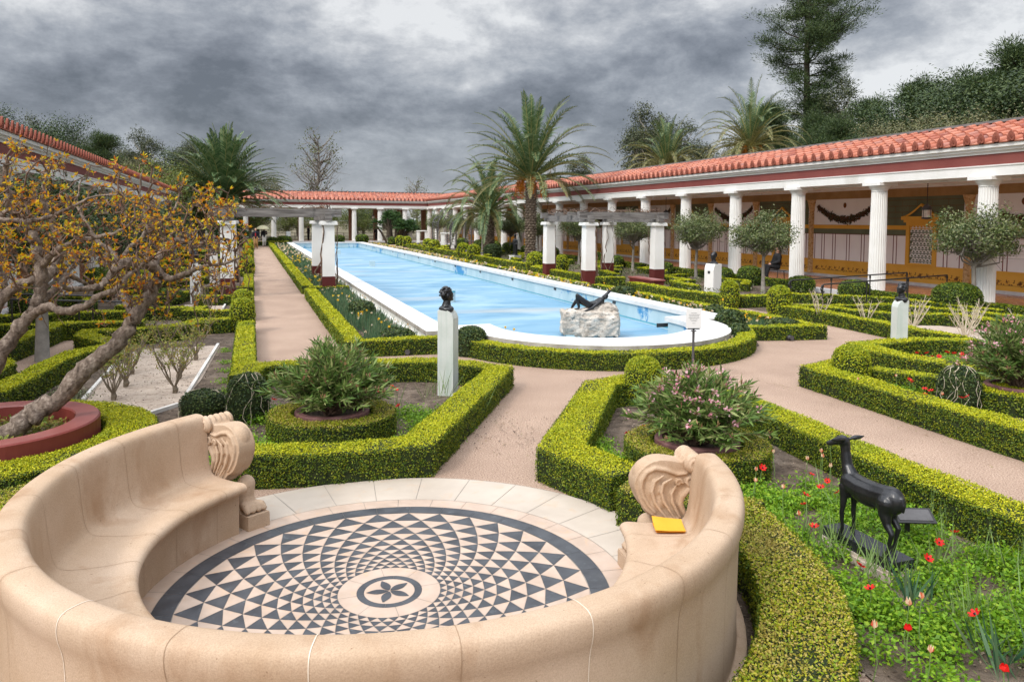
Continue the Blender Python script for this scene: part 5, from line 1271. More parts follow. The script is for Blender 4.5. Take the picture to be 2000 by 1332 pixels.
for k, (x, y, r, h) in enumerate(((-5.5,17.6,.6,.85),(-5.4,22.8,.6,.8),(-4.2,27.2,.6,.8),(-5.2,31,.6,.8),(-5.3,36,.6,.8),(-5.3,42,.6,.8),(-2.4,24.9,.45,.5),(-5.3,50,.6,.85),(-1.6,40,.4,.6),(-5.3,60,.6,.85))):
    dome(x, y, r, h, ORD[k]+' rounded yew on the left among the zigzag hedges', 'yew', 'rounded_yew', group='rounded yews on the left', cat='rounded yew')
for k, (x, y, r, h) in enumerate(((3.2,78.6,.75,.95),(2.1,79.5,.6,.8),(9.2,85,.7,.9),(12,86.5,.75,.95),(14.3,80,.5,.8))):
    dome(x, y, r, h, ORD[k]+' rounded bush beyond the far end of the pool, from the left', 'yew', 'rounded_yew', group='rounded bushes beyond the pool', cat='rounded yew')
dome(15.2, 47.6, .62, 1.05, 'round dark bush beside the short path lanterns by the date palm', 'dark', 'round_bush')
# dark leafy mounds along the pool
for x, y, r, h, lb in ((2.7,19.6,.36,.50,'dark leafy mound in the daffodil bed left of the pool, farther one'),(2.78,15.0,.36,.42,'dark leafy mound in the corner of the bed just left of the tall herm'),(4.0,13.85,.31,.56,'dark leafy mound right of the tall herm against the pool coping'),(11.35,21.6,.42,.50,'dark leafy mound among daffodils on the far side of the pool'),
        (10.25,14.35,.34,.62,'tall dark leafy mound right of the sign against the coping'),(9.72,13.3,.26,.46,'small leafy mound behind the curved hedge right of the sign post'),(11.5,14.1,.42,.40,'low wide leafy mound inside the pointed hedge on the right'),(11.25,16.4,.25,.48,'pale twiggy mound behind the sign board')):
    dome(x, y, r, h, lb, 'ivy', 'leafy_mound', cat='shrub')
for x, y, r, h, lb, silver in ((-.06,10.15,.27,.62,'tall ivy covered dome topiary at the corner of the near left bed',False),(-.62,10.6,.30,.34,'low ivy covered dome beside the tall one behind the bench end',False),(9.35,7.75,.28,.60,'ivy dome topiary with bare silvery stems on the right',True)):
    t = empty('ivy_topiary', (x,y,0), 0, lb, 'topiary'); o = dome(0,0,r,h,None,'ivy','ivy_cover',nl=int(2600*r*h/.17)); 
    for k_ in ('label','category'): 
        if k_ in o: del o[k_]
    o.parent = t; mb = MB()
    for k in range(16 if silver else 9):
        a = random.uniform(0,6.28); P = []
        for i in range(9):
            ph = i/8*1.45; rr = r*1.03*math.cos(ph)**.5; P.append((rr*math.cos(a), rr*math.sin(a), h*1.02*math.sin(ph))); a += random.uniform(-.28,.28)
        mb.tube(P, .0042, 4)
    mb.build('bare_stems', ['straw'], t)

# ================================================================ oleanders in sunken pots
def oleander(x, y, rad, hgt, pot_r, label, flowers, seed, z0=.12):
    rr = random.Random(seed); root = empty('oleander', (x,y,0), 0, label, 'oleander')
    mb = MB(); mb.lathe([(pot_r,.05),(pot_r,.315),(pot_r-.02,.33),(pot_r-.075,.33),(pot_r-.085,.31),(pot_r-.09,.2)], seg=40); mb.build('pot', ['pot'], root)
    mb = MB(); mb.poly([((pot_r-.08)*math.cos(2*PI*i/24),(pot_r-.08)*math.sin(2*PI*i/24),.26) for i in range(24)]); mb.build('potting_soil', ['soil'], root)
    st = MB(); lf = MB(); fl = MB(); bd = MB(); tips = []
    for k in range(170):
        a = rr.uniform(0,6.28); e = rr.random()**.5; R_ = rad*e*rr.uniform(.85,1.1); H = .24+(hgt-.24)*math.sqrt(max(.03,1-(e*.93)**2))*rr.uniform(.72,1.1)
        b = (rr.uniform(-.1,.1), rr.uniform(-.1,.1), .28); m_ = (R_*.45*math.cos(a), R_*.45*math.sin(a), .28+(H-.28)*.62); tp = (R_*math.cos(a), R_*math.sin(a), H)
        P = [b, tuple((b[i]+m_[i])/2+rr.uniform(-.02,.02) for i in range(3)), m_, tuple((m_[i]+tp[i])/2 for i in range(3)), tp]
        st.tube(P, [.010,.009,.007,.005,.003], 5, wob=.1); P = [np.array(p) for p in P]; tips.append(tp)
        n = 11; pts = []; dirs = []
        for i in range(n):
            t = .40+.60*i/(n-1); s = t*4; j = min(3,int(s)); q_ = P[j]+(P[j+1]-P[j])*(s-j); ax = P[j+1]-P[j]; ax /= np.linalg.norm(ax)+1e-9
            for w_ in range(4):
                th = w_*2*PI/4+i*.8; d = np.array((math.cos(th), math.sin(th), 0)); d = d-ax*d.dot(ax); d /= np.linalg.norm(d)+1e-9; d = d*.85+ax*(.55+.5*t); pts.append(q_); dirs.append(d/np.linalg.norm(d))
        lf.leaves(np.array(pts), .115, .17, None, 1, 0, dirs=np.array(dirs))
        if rr.random() < .5:
            bd.leaves(np.array([tp]*7)+rng.normal(size=(7,3))*.012, .045, .3, None, 1, 0, dirs=np.tile((0,0,1.),(7,1))+rng.normal(size=(7,3))*.5)
        if flowers and rr.random() < flowers:
            n2 = 14; fl.leaves(np.array([tp]*n2)+rng.normal(size=(n2,3))*.022+np.array((0,0,.02)), .032, .8)
    st.build('stems', ['vine'], root); lf.build('leaves', ['oleander'], root); tag(bd.build('seed_tips', ['olean_bud'], root), kind='stuff')
    if flowers: tag(fl.build('pink_flowers', ['pinkpetal'], root), kind='stuff')
    return root
OL1, OL2, OL3, OL4 = (.90,9.12), (4.42,6.72), (10.25,7.55), (4.9,2.35)
oleander(*OL1, .76, 1.08, .44, 'bushy oleander without flowers in the sunken pot left of the tall herm', 0, 3)
oleander(*OL2, .74, 1.02, .44, 'bushy oleander with small pink flowers behind the right end of the bench', .34, 4)
oleander(*OL3, .75, 1.25, .44, 'pink flowering oleander cut by the right edge of the photo', .4, 5)
oleander(*OL4, .62, 1.00, .40, 'flowering oleander in the bottom right corner of the photo', .3, 6)
def ringhedge(c, r, lb, top='box_top', h=.30, w_=.27): hedge(arcpts(c[0],c[1],r,0,352,30), w_, h, lb, top=top, closed=True, name='ring_hedge')
ringhedge(OL1, .62, 'round box collar hedge round the left oleander pot', 'box_scorch')
ringhedge(OL2, .62, 'round box collar hedge round the pink flowered oleander behind the bench', 'box_scorch')
ringhedge(OL3, .62, 'round box collar hedge at the right edge of the photo', 'box_top')
ringhedge(OL4, .58, 'sun scorched collar hedge in the bottom right corner', 'box_scorch', .34, .34)

# ================================================================ bare roses
def rose(x, y, h, label, mat='cane', leafy=True, spread=.3, n=9, group=None):
    r = empty('rose_bush', (x,y,.012), 0, label, 'rose bush', group); st = MB(); pts = []
    st.tube([(0,0,0),(.01,0,.06),(0,.01,.12)], [.035,.045,.03], 7, wob=.2)
    for k in range(n):
        a = 2*PI*k/n+random.uniform(-.4,.4); P = [(0,0,.08)]; rr = .02; z = .1; L = h*random.uniform(.7,1.1)
        for i in range(5): rr += spread/5*random.uniform(.6,1.3); z += L/5; a += random.uniform(-.2,.2); P.append((rr*math.cos(a), rr*math.sin(a), z))
        st.tube(P, [.012,.010,.008,.007,.005,.003], 5, wob=.1)
        for i in (2,3,4):
            for _ in range(2):
                q_ = P[i]; e = (q_[0]+random.uniform(-.1,.1), q_[1]+random.uniform(-.1,.1), q_[2]+random.uniform(.05,.16)); st.tube([q_, e], [.005,.002], 4); pts.append(e)
        pts.append(P[-1])
    st.build('canes', [mat], r)
    if leafy:
        A = np.repeat(np.array(pts), 9, 0)+rng.normal(size=(len(pts)*9,3))*.028; lf = MB(); lf.leaves(A, .032, .65); lf.build('young_leaves', ['roseleaf'], r)
for k, (x, y, h) in enumerate(((-1.88,11.85,.62),(-1.85,12.75,.62),(-1.9,13.75,.62),(-1.10,12.05,.66),(-1.13,13.1,.6),(-.98,14.8,.7),(-1.6,15.8,.55))):
    rose(x, y, h, ('bare rose bush with young leaves in the sandy bed, '+('left row, ' if k in (0,1,2) else 'right row, ')+ORD[k if k < 3 else k-3]+' from the front'), group='rose bushes in the sandy bed')
for k, (x, y, h) in enumerate(((-1.1,21.9,.7),(-1.5,23.2,.7))): rose(x, y, h, 'bare rose bush in the small left bed beside the pergola, '+ORD[k]+' one', leafy=False, spread=.25)
for k, (x, y) in enumerate(((13.9,15.6),(14.4,14.6),(14.5,13.3),(15.2,13.9),(15.3,12.6),(15.9,12.9),(14.6,12.0),(15.9,11.2),(14.9,10.9))):
    rose(x, y, .72, 'straw coloured bare canes behind the right herm, '+ORD[k]+' clump', 'straw', False, .34, 8, 'bare canes on the right')

# ================================================================ bulbs and flowers
def blades(name, label, areas, n, h, mat='blade', lean=.25, wd=.05, fl=None, kindcat='leaves'):
    mb = MB(); P = []; D = []
    for (x0,x1,y0,y1), k in areas:
        m_ = int(n*k); cx = rng.uniform(x0,x1,max(1,m_//14)); cy__ = rng.uniform(y0,y1,max(1,m_//14)); ii = rng.integers(0,len(cx),m_)
        P.append(np.column_stack([cx[ii]+rng.normal(size=m_)*.05, cy__[ii]+rng.normal(size=m_)*.05, np.full(m_,.01)]))
    P = np.concatenate(P); D = rng.normal(size=P.shape)*lean; D[:,2] = 1
    mb.leaves(P, h, wd, None, 1, 0, dirs=D)
    if fl:
        for mt, frac, s in fl:
            k = int(len(P)*frac); idx = rng.choice(len(P), k); Q = P[idx]+np.array((0,0,h*.95))+rng.normal(size=(k,3))*.05
            Q = np.repeat(Q, 5, 0)+rng.normal(size=(k*5,3))*s*.3; mb.leaves(Q, s, .8, None, 1, mt)
    return tag(mb.build(name, [mat,'yellow','cream']), label, kindcat, kind='stuff')
FLS = [(1,.0015,.05),(2,.010,.04)]
blades('daffodil_leaves', 'mass of grey green daffodil leaves in the bed left of the pool', [((2.15,3.2,14.7,26.3),1)], 5200, .30, fl=FLS)
blades('daffodil_leaves', 'long band of daffodil leaves and flowers left of the pool beyond the pergola', [((2.15,3.2,27,50),1)], 5200, .32, wd=.09, fl=[(1,.008,.09),(2,.012,.07)])
blades('daffodil_leaves', 'distant band of low green plants along the left coping', [((2.15,3.2,50,76),1)], 3000, .34, wd=.14, fl=[(2,.02,.12)])
blades('daffodil_leaves', 'daffodil leaves and flowers in the bed right of the pool, near part', [((10.85,11.7,15.2,27),1)], 3600, .28, fl=[(1,.010,.07),(2,.035,.06)])
blades('daffodil_leaves', 'band of low flowers right of the pool, far part', [((10.85,11.7,27,75),1)], 5200, .32, wd=.12, fl=[(1,.012,.11),(2,.05,.10)])
mbp_ = []
for t in np.linspace(200,340,40):
    for q_ in range(2): mbp_.append(((7+2.94*math.cos(R(t))-.05, 7+2.94*math.cos(R(t))+.05, 14.7+2.94*math.sin(R(t))-.05, 14.7+2.94*math.sin(R(t))+.05),1/80))
blades('daffodil_leaves', 'thin row of daffodil leaves between the curved coping and the curved hedge', mbp_, 900, .26, fl=[(2,.03,.05)])
blades('daffodil_leaves', 'clump of daffodil leaves right of the sign in the pointed bed', [((10.1,11.6,13.9,15.2),1)], 900, .30, fl=[(1,.01,.07),(2,.03,.06)])
def ferns(name, label, pts, spread, n, L=.034, z=.13, mat='ferny'):
    mb = MB(); c = np.array(pts); ii = rng.integers(0, len(c), n); P = np.column_stack([c[ii]+rng.normal(size=(n,2))*spread, rng.random(n)**1.3*z+.02])
    mb.leaves(P, L, .55, np.tile((0,0,1.),(n,1)), 1.1); return tag(mb.build(name, [mat]), label, 'foliage', kind='stuff')
cl1 = [(rng.uniform(3.2,5.45), rng.uniform(1.3,6.0)) for _ in range(270)]
cl1 = [p for p in cl1 if p[0] > 3.2+.35*max(0,p[1]-4.2)-(.0 if p[1] > 3 else -.25*(3-p[1])) and dist(p[0]-BC[0],p[1]-BC[1]) > 3.02 and dist(p[0]-OL2[0],p[1]-OL2[1]) > .85 and dist(p[0]-OL4[0],p[1]-OL4[1]) > .75 and rng.random() < .62]
ferns('fern_foliage', 'bright ferny anemone foliage around the deer statue', cl1, .085, 42000)
ferns('fern_foliage', 'ferny green foliage between the left oleander and the tall herm', [(1.95,9.1),(2.1,9.5),(2.2,8.9),(1.9,9.7),(2.3,9.3),(2.05,8.6),(1.75,8.4)], .12, 4200)
ferns('fern_foliage', 'ferny green foliage behind the left end of the bench', [(-.25,9.3),(-.1,8.9),(.1,8.6),(-.45,9.0),(-.3,8.5),(.05,10.0),(.3,10.2)], .13, 4800)
ferns('fern_foliage', 'ferny green foliage left of the flowering oleander', [(3.55,7.3),(3.7,7.6),(3.45,6.9),(3.6,7.0)], .10, 2600)
ferns('fern_foliage', 'ferny foliage among the red flowers behind the right herm', [(12.6+.25*k, 10.2+.1*(k%3)) for k in range(-2,5)]+[(11.6,9.9),(11.9,9.5)], .16, 3500)
ferns('fern_foliage', 'ferny foliage behind the hedge across the right path', [(8.75,8.9),(8.8,8.3),(8.85,7.7),(8.8,7.2),(9.3,8.6)], .13, 2800)
ferns('weeds', 'small green weeds at the right side of the sandy rose bed', [(-.42,12.6),(-.4,13.5),(-.45,14.3),(-.5,15.6),(-.4,11.9)], .07, 700, mat='ferny', z=.06)
ferns('weeds', 'grey green ground plant in front of the leaning trunk', [(-2.5,12.2),(-2.4,12.0),(-2.6,12.4)], .12, 900, mat='olive', z=.12)
ferns('weeds', 'low grey green plants between the parterre hedges', [(rng.uniform(14.5,18.5), rng.uniform(20,60)) for _ in range(160)], .25, 9000, L=.09, z=.25, mat='olive')
blades('tulip_leaves', 'thin green stalks and blades among the anemones by the deer', [((3.95,5.45,2.6,5.6),1)], 420, .34, 'stem', .30, .025)
blades('tulip_leaves', 'thin stalks in the bed in front of the tall herm', [((1.7,3.0,8.7,10.6),1)], 90, .42, 'stem', .25, .02)
blades('iris_blades', 'dark sword shaped leaves at the lower right among anemones', [((3.95,4.25,2.75,3.1),.6),((4.1,4.3,3.5,3.8),.4)], 90, .30, 'blade', .35, .06)

def bloom_mesh(kind):
    mb = MB()
    if kind == 'anemone':
        for k in range(7):
            a = 2*PI*k/7; c, s = math.cos(a), math.sin(a); V = [(0,0,0),(.022*c-.012*s,.022*s+.012*c,.006),(.044*c-.010*s,.044*s+.010*c,.020),(.047*c+.008*s,.047*s-.008*c,.022),(.024*c+.014*s,.024*s-.014*c,.006)]
            mb.add(V, [(0,4,1),(4,2,1),(4,3,2)], 0)
        mb.ell((0,0,.010),(.010,.010,.008),8,5,1)
    elif kind == 'tulip':
        for k in range(6):
            a = 2*PI*k/6; c, s = math.cos(a), math.sin(a); rr = .016 if k % 2 else .019
            V = [(0,0,0),(rr*c-.012*s,rr*s+.012*c,.022),(rr*c*.9,rr*s*.9,.058),(rr*c+.012*s,rr*s-.012*c,.022)]; mb.add(V, [(0,3,2,1)], 0)
    elif kind == 'bigred':
        for k in range(6):
            a = 2*PI*k/6; c, s = math.cos(a), math.sin(a); rr = .032
            V = [(0,0,0),(rr*c-.022*s,rr*s+.022*c,.03),(rr*c*.8-.008*s,rr*s*.8+.008*c,.062),(rr*c*.8+.008*s,rr*s*.8-.008*c,.062),(rr*c+.022*s,rr*s-.022*c,.03)]; mb.add(V, [(0,4,1),(4,2,1),(4,3,2)], 0)
    else:
        for k in range(6):
            a = 2*PI*k/6; c, s = math.cos(a), math.sin(a); V = [(0,0,0),(.02*c-.012*s,.02*s+.012*c,0),(.04*c,.04*s,.004),(.02*c+.012*s,.02*s-.012*c,0)]; mb.add(V, [(0,3,2,1)], 0)
        mb.lathe([(.008,0),(.010,.018),(.015,.026)], seg=8, mi=0)
    return mb.mesh(kind+'_bloom', {'anemone':['red','redcore'],'tulip':['tulip'],'bigred':['red'],'daffodil':['yellow']}[kind])
BM = {k: bloom_mesh(k) for k in ('anemone','tulip','bigred','daffodil')}
sm = MB(); sm.tube([(0,0,-1),(.02,.01,-.6),(.01,0,-.25),(0,0,0)], [.0035,.0032,.003,.003], 5); STM = sm.mesh('stem_shape', ['stem'])
def flower(kind, u, v, z, label, group, cat, sc=1.):
    x, y = G(u, v, z); r = empty(cat.replace(' ','_'), (x,y,0), random.uniform(0,6.28), label, cat, group)
    s = link('stem', STM, r, (0,0,z)); s.scale = (1,1,z-.01); b = link('bloom', BM[kind], r, (0,0,z)); tl = R(38 if kind in ('anemone','daffodil') else 8)
    b.rotation_euler = (random.uniform(-tl,tl), random.uniform(-tl,tl), 0); b.scale = (sc*.70*random.uniform(.85,1.15),)*3
    if kind in ('daffodil',): b.rotation_euler = (R(70), 0, random.uniform(-.8,.8)-r.rotation_euler[2]-.3)
for u, v in ((1489,914),(1585,927),(1603,952),(1616,940),(1570,985),(1573,967),(1590,1029),(1834,1060),(1865,1040),(1812,1091),(1905,1200),(1680,1105),(1762,1013),(1700,1150),(1636,962)): flower('anemone', u, v, .24, 'red anemone in the bright foliage around the deer statue', 'anemones around the deer', 'anemone flower', 1.05)
for u, v in ((1226,846),(1258,835),(1262,845),(1236,852)): flower('anemone', u, v, .26, 'red anemone beside the flowering oleander behind the bench', 'anemones by the flowering oleander', 'anemone flower', 1.1)
for u, v in ((519,749),(524,762),(535,781),(765,756),(773,761),(778,793),(740,766)): flower('anemone', u, v, .28, 'red anemone in the near left bed around the oleander', 'anemones in the near left bed', 'anemone flower', 1.2)
for u, v in ((1776,742),(1783,746),(1806,760),(1806,772),(1818,764),(1877,777),(1890,775),(1898,803),(1910,805)): flower('anemone', u, v, .28, 'red anemone behind the long hedge across the right path', 'anemones across the right path', 'anemone flower', 1.25)
for u, v in ((1791,690),(1811,690),(1821,697),(1850,689),(1864,691),(1880,692),(1896,691),(1880,700),(1917,694),(1802,697),(1834,697)): flower('anemone', u, v, .22, 'red anemone right of the right herm behind the angular hedge', 'anemones by the right herm', 'anemone flower', 1.3)
for u, v in ((1510,885),(1477,920),(1476,942),(1530,955),(1560,1007),(1604,884),(1607,894),(1621,870),(1577,899),(1622,913),(1775,1183),(1707,1227),(1800,1170),(1817,1275)): flower('tulip', u, v, .34, 'cream tulip with red stripes standing among the anemones near the deer', 'striped tulips near the deer', 'tulip', 1.15)
for u, v in ((1676,742),(1750,736),(1840,772)): flower('tulip', u, v, .36, 'small cream tulip behind the long hedge across the right path', 'tulips across the right path', 'tulip', 1.1)
for u, v, lb in ((1774,1233,'large red tulip low in the bed right of the wide hedge'),(1960,1312,'large red tulip at the very bottom right')): flower('bigred', u, v, .28, lb, None, 'red tulip', 1.0)
for u, v in ((660,586),(686,597),(706,596),(716,606),(740,623),(745,629),(760,638),(668,573),(700,612),(987,639),(1004,643),(1015,662),(966,654)): flower('daffodil', u, v, .34, 'yellow daffodil in the beds on the near and left side of the pool', 'daffodils near the tall herm', 'daffodil', 1.25)
for u, v in ((1292,583),(1308,584),(1330,592),(1342,595),(1412,585),(1455,620),(1463,622),(1440,637),(1377,606),(1257,574),(1180,553),(1245,571)): flower('daffodil', u, v, .32, 'yellow daffodil in the bed on the right side of the pool', 'daffodils right of the pool', 'daffodil', 1.4)

# ================================================================ trees
def make_tree(trunk_pts, trunk_r, blobs, L, wr, leaf, bark, seed, nbr=26, per=220, csz=.35, br_r=.05, name='crown', droop=0, flat=1.0, twigs=False):
    """trunk mesh with limbs reaching into the crown, and a crown of leaf clumps gathered round the limb ends"""
    rr = np.random.default_rng(seed); rd_ = random.Random(seed)
    tm = MB(); tm.tube(trunk_pts, trunk_r, 10, wob=.06); cm = MB()
    top = np.array(trunk_pts[-1]); tp = [np.array(p) for p in trunk_pts]
    for (c, r, n) in blobs:
        c = np.array(c, float); r = np.array(r, float)
        for k in range(n):
            d = rr.normal(size=3); d /= np.linalg.norm(d); rad = rr.random()**.35
            q_ = c+d*r*rad
            if k % max(1, n*len(blobs)//nbr) == 0:
                z = min(top[2], max(tp[0][2]+(tp[-1][2]-tp[0][2])*.35, q_[2]-abs(q_[0])*.6-rd_.uniform(0,.5)*r[2]))
                zs = [p[2] for p in tp]; s = np.array([np.interp(z, zs, [p[i] for p in tp]) for i in (0,1)]+[z])
                m1 = s*.6+q_*.4+rr.normal(size=3)*.08*np.linalg.norm(q_-s); m1[2] -= .06*np.linalg.norm(q_-s)
                m2 = s*.25+q_*.75+rr.normal(size=3)*.05*np.linalg.norm(q_-s)
                tm.tube([s, m1, m2, q_], [br_r, br_r*.7, br_r*.4, br_r*.15], 5, wob=.1, cap=False)
                for _ in range(3 if twigs else 1):
                    e = m2+rr.normal(size=3)*r*.35; tm.tube([m1*.4+m2*.6, e], [br_r*.3, br_r*.1], 4, cap=False)
            m = int(per*rr.uniform(.6,1.3)); P = q_+rr.normal(size=(m,3))*csz*np.array((1,1,.62*flat))
            if droop: P[:,2] -= droop*np.abs(rr.normal(size=m))
            cm.leaves(P, L, wr, (P-q_)/csz*.5+(P-c)/r*.5+np.array((0,0,.4)), 1.4)
    return tm.mesh('trunk_shape', [bark], smooth=True), cm.mesh(name+'_shape', [leaf])
def plant(kind, meshes, x, y, s, rz, label, cat='tree', group=None, z=0, sz=None):
    r = empty(kind, (x,y,z), rz, label, cat, group); r.scale = (s,s,sz or s); link('trunk', meshes[0], r); link('crown', meshes[1], r); return r
# clipped standard trees with a round mop crown
MOP = [make_tree([(0,0,0),(.02,.01,.7),(-.02,.02,1.3),(.03,0,1.62)], [.085,.062,.058,.055], [((0,0,2.38),(1.12,1.12,.74),95),((.2,.1,2.1),(1.1,1.1,.42),32)], .08, .45, 'mop', 'greybark', s, 40, 85, .17, .032, twigs=True) for s in (3,11)]
mops = [(19.65,15.95,1.0,0,'mop headed tree on a slim leaning trunk before the nearest right columns'),(17.45,22.5,.96,1,'mop headed tree nearest the pool, before the third column from the right'),(18.6,28.6,1.0,2.2,'mop headed tree behind the smooth headed herm'),(18.8,34.8,1.0,4,'mop headed tree between the two right piers of the right pergola'),(18.7,41.4,1.0,5,'mop headed tree seen through the left of the right pergola'),
        (19.2,49.5,1.0,1.4,'mop headed tree just right of the standing statue'),(19.2,55.5,1.0,.8,'mop headed tree between the two date palms'),(19.2,63,1.0,3,'mop headed tree left of the shorter date palm'),(19.2,72,1.05,2,'mop headed tree behind the arched trellises'),(19.2,80,1.05,5,'farthest mop headed tree on the right by the fan palm clump')]
for i, (x, y, s, rz, lb) in enumerate(mops): plant('standard_tree', MOP[i%2], x, y, s, rz, lb, group='mop headed trees on the right')
DM = [make_tree([(0,0,0),(.02,.01,.9),(-.02,.02,1.4),(.03,0,1.75)], [.12,.09,.08,.075], [((0,0,2.45),(1.2,1.2,.72),90)], .10, .35, 'dark', 'greybark', 21, 36, 90, .20, .04, twigs=True)]
for i, (x, y, s, lb) in enumerate(((-3.62,15.6,1.05,'slim grey trunked tree at the left between the hedges'),(-3.65,24.3,1.0,'grey trunked dark leaved tree behind the leaning trunk, left side'),(-3.6,28.0,.95,'second grey trunked dark tree behind the orange leaves'),(-4.9,33.5,1.0,'third dark leaved tree along the left colonnade'),(-4.9,40,1.0,'fourth dark leaved tree along the left colonnade'),(-4.9,47,1.05,'fifth dark leaved tree along the left colonnade'),(-4.9,56,1.05,'sixth dark leaved tree along the left colonnade'))):
    plant('standard_tree', DM[0], x, y, s, i*1.3, lb, group='dark leaved trees on the left')

# ---- date palms
def frond(mb, mr, base, az, el, L, droop, leaf, n=44, wl=.55, ww=.030, curl=0):
    P = []; d = np.array((math.cos(az)*math.cos(el), math.sin(az)*math.cos(el), math.sin(el))); p = np.array(base, float); st = L/14; T = []
    for i in range(15):
        P.append(p.copy()); T.append(d.copy()); p = p+d*st; d = d+np.array((0,0,-droop*(i+2)/14*.17)); d /= np.linalg.norm(d)
    mr.tube(P, [.045*(1-i/14*.85) for i in range(15)], 4, mi=1, cap=False)
    P = np.array(P); T = np.array(T); t = np.repeat(np.linspace(.10,.995,n), 2); s = np.tile((1,-1), n); q_ = t*14; j = np.minimum(13, q_.astype(int)); f = (q_-j)[:,None]
    B = P[j]*(1-f)+P[j+1]*f; D = T[j]; side = np.cross(D, (0,0,1.)); side /= np.linalg.norm(side, axis=1)[:,None]+1e-9; upv = np.cross(side, D)
    ln = wl*np.sin(PI*np.clip(t*.90+.10,0,1))**.55*L/5
    dr = D*(.45+.6*t[:,None])+side*s[:,None]*.9+upv*(.38-.1*rng.random(len(t)))[:,None]; dr += rng.normal(size=dr.shape)*.09; dr /= np.linalg.norm(dr, axis=1)[:,None]
    dr2 = dr+np.array((0,0,-.35)); dr2 /= np.linalg.norm(dr2, axis=1)[:,None]
    W = np.cross(dr, upv); W /= np.linalg.norm(W, axis=1)[:,None]+1e-9; W = W*ww
    M_ = B+dr*ln[:,None]*.5; E_ = M_+dr2*ln[:,None]*.5
    V = np.stack([B-W*.5, B+W*.5, M_+W*.5, M_-W*.5, E_], 1); n2 = len(V); o = np.arange(n2)[:,None]*5
    V = V.reshape(-1,3); mb.add(V, o+np.array((0,1,2,3)), leaf); F = o+np.array((3,2,4)); mb.f3.append(F+mb.n-len(V)); mb.m3.append(np.full(n2, leaf))
def date_palm(x, y, h, tr, L, nf, label, seed, fruit=True, el=(-25,88), droop=1.0, dry=.12, ww=.032, leafmats=('palm','rachis','palm_dry'), wl=.55):
    global rng; rr = random.Random(seed); r = empty('date_palm', (x,y,0), 0, label, 'palm tree')
    tm = MB(); n = 22; tm.tube([(0,0,h*i/n) for i in range(n+1)], [tr*(1.35 if i == 0 else 1.15 if i == 1 else 1.0+.10*math.sin(i*2.4)*.3)*(1+.12*(i>n-4)) for i in range(n+1)], 16, mi=0, wob=.04)
    bm_ = int(h/.16)
    for k in range(bm_):        # stubs of cut fronds in a spiral
        z = .25+k*.16
        for j in range(9):
            a = 2*PI*j/9+k*.37; c = (tr*.99*math.cos(a), tr*.99*math.sin(a), z); tm.box((c[0]+.03*math.cos(a), c[1]+.03*math.sin(a), z), (.09*rr.uniform(.6,1.3),.15*rr.uniform(.7,1.2),.09*rr.uniform(.6,1.5)), rz=a+rr.uniform(-.2,.2), mi=1 if rr.random() < .6 else 0, tilt=(0,R(-28+rr.uniform(-15,15)),0), taper=.7)
    tm.build('trunk', ['boots','bootcut'], r)
    mb = MB()
    for k in range(nf):
        t = (k+.5)/nf; e = R(el[0]+(el[1]-el[0])*t**1.15+rr.uniform(-6,6)); a = k*2.39996+rr.uniform(-.2,.2)
        lf = 2 if (t < dry) else 0
        frond(mb, mb, (.12*math.cos(a), .12*math.sin(a), h+.1+.35*t), a, e, L*rr.uniform(.85,1.06)*(1 if t > .12 else .85), droop*rr.uniform(.8,1.25), lf, ww=ww, wl=wl)
    mb.build('fronds', list(leafmats), r)
    if fruit:
        for k in range(7):
            a = 2*PI*k/7+rr.uniform(-.3,.3); fm = MB(); qd = rr.uniform(.6,.95); c = np.array((qd*math.cos(a), qd*math.sin(a), h+rr.uniform(-.1,.3)))
            fm.tube([(0,0,h+.1),(.35*math.cos(a),.35*math.sin(a),h+.22),tuple(c)], .025, 5)
            for s in range(26):
                q_ = c+rng.normal(size=3)*.10; e = q_+np.array((.1*math.cos(a),.1*math.sin(a),-rr.uniform(.5,1.0))); fm.tube([c,(q_+e)/2,e], [.008,.006,.004], 3, cap=False)
                Z = q_+(e-q_)*rng.random((12,1)); fm.leaves(Z+rng.normal(size=(12,3))*.03, .07, .8)
            fm.build('date_cluster', ['dates'], r)
    return r
date_palm(16.3, 43.3, 4.95, .30, 5.3, 84, 'tall date palm with hanging orange fruit right of the pool', 5, True, (6,89), 1.0, ww=.05)
date_palm(16.6, 52.9, 2.9, .40, 4.7, 60, 'shorter date palm with drooping fronds left of the tall one', 9, False, (-2,86), 1.75, ww=.055)
date_palm(-2.4, 78.8, 4.0, .42, 7.4, 150, 'big dark date palm beyond the left pergola', 13, False, (8,88), 1.0, dry=.06, ww=.10)
date_palm(37.6, 50.5, 8.3, .35, 5.2, 100, 'tall palm with golden drooping fronds behind the right roof, the right one of two', 17, True, (-45,85), 1.45, .75, .045)
date_palm(36.0, 60.5, 7.2, .38, 5.2, 95, 'palm with golden fronds behind the right roof, the left one of two', 19, True, (-25,85), 1.45, .7, .045)

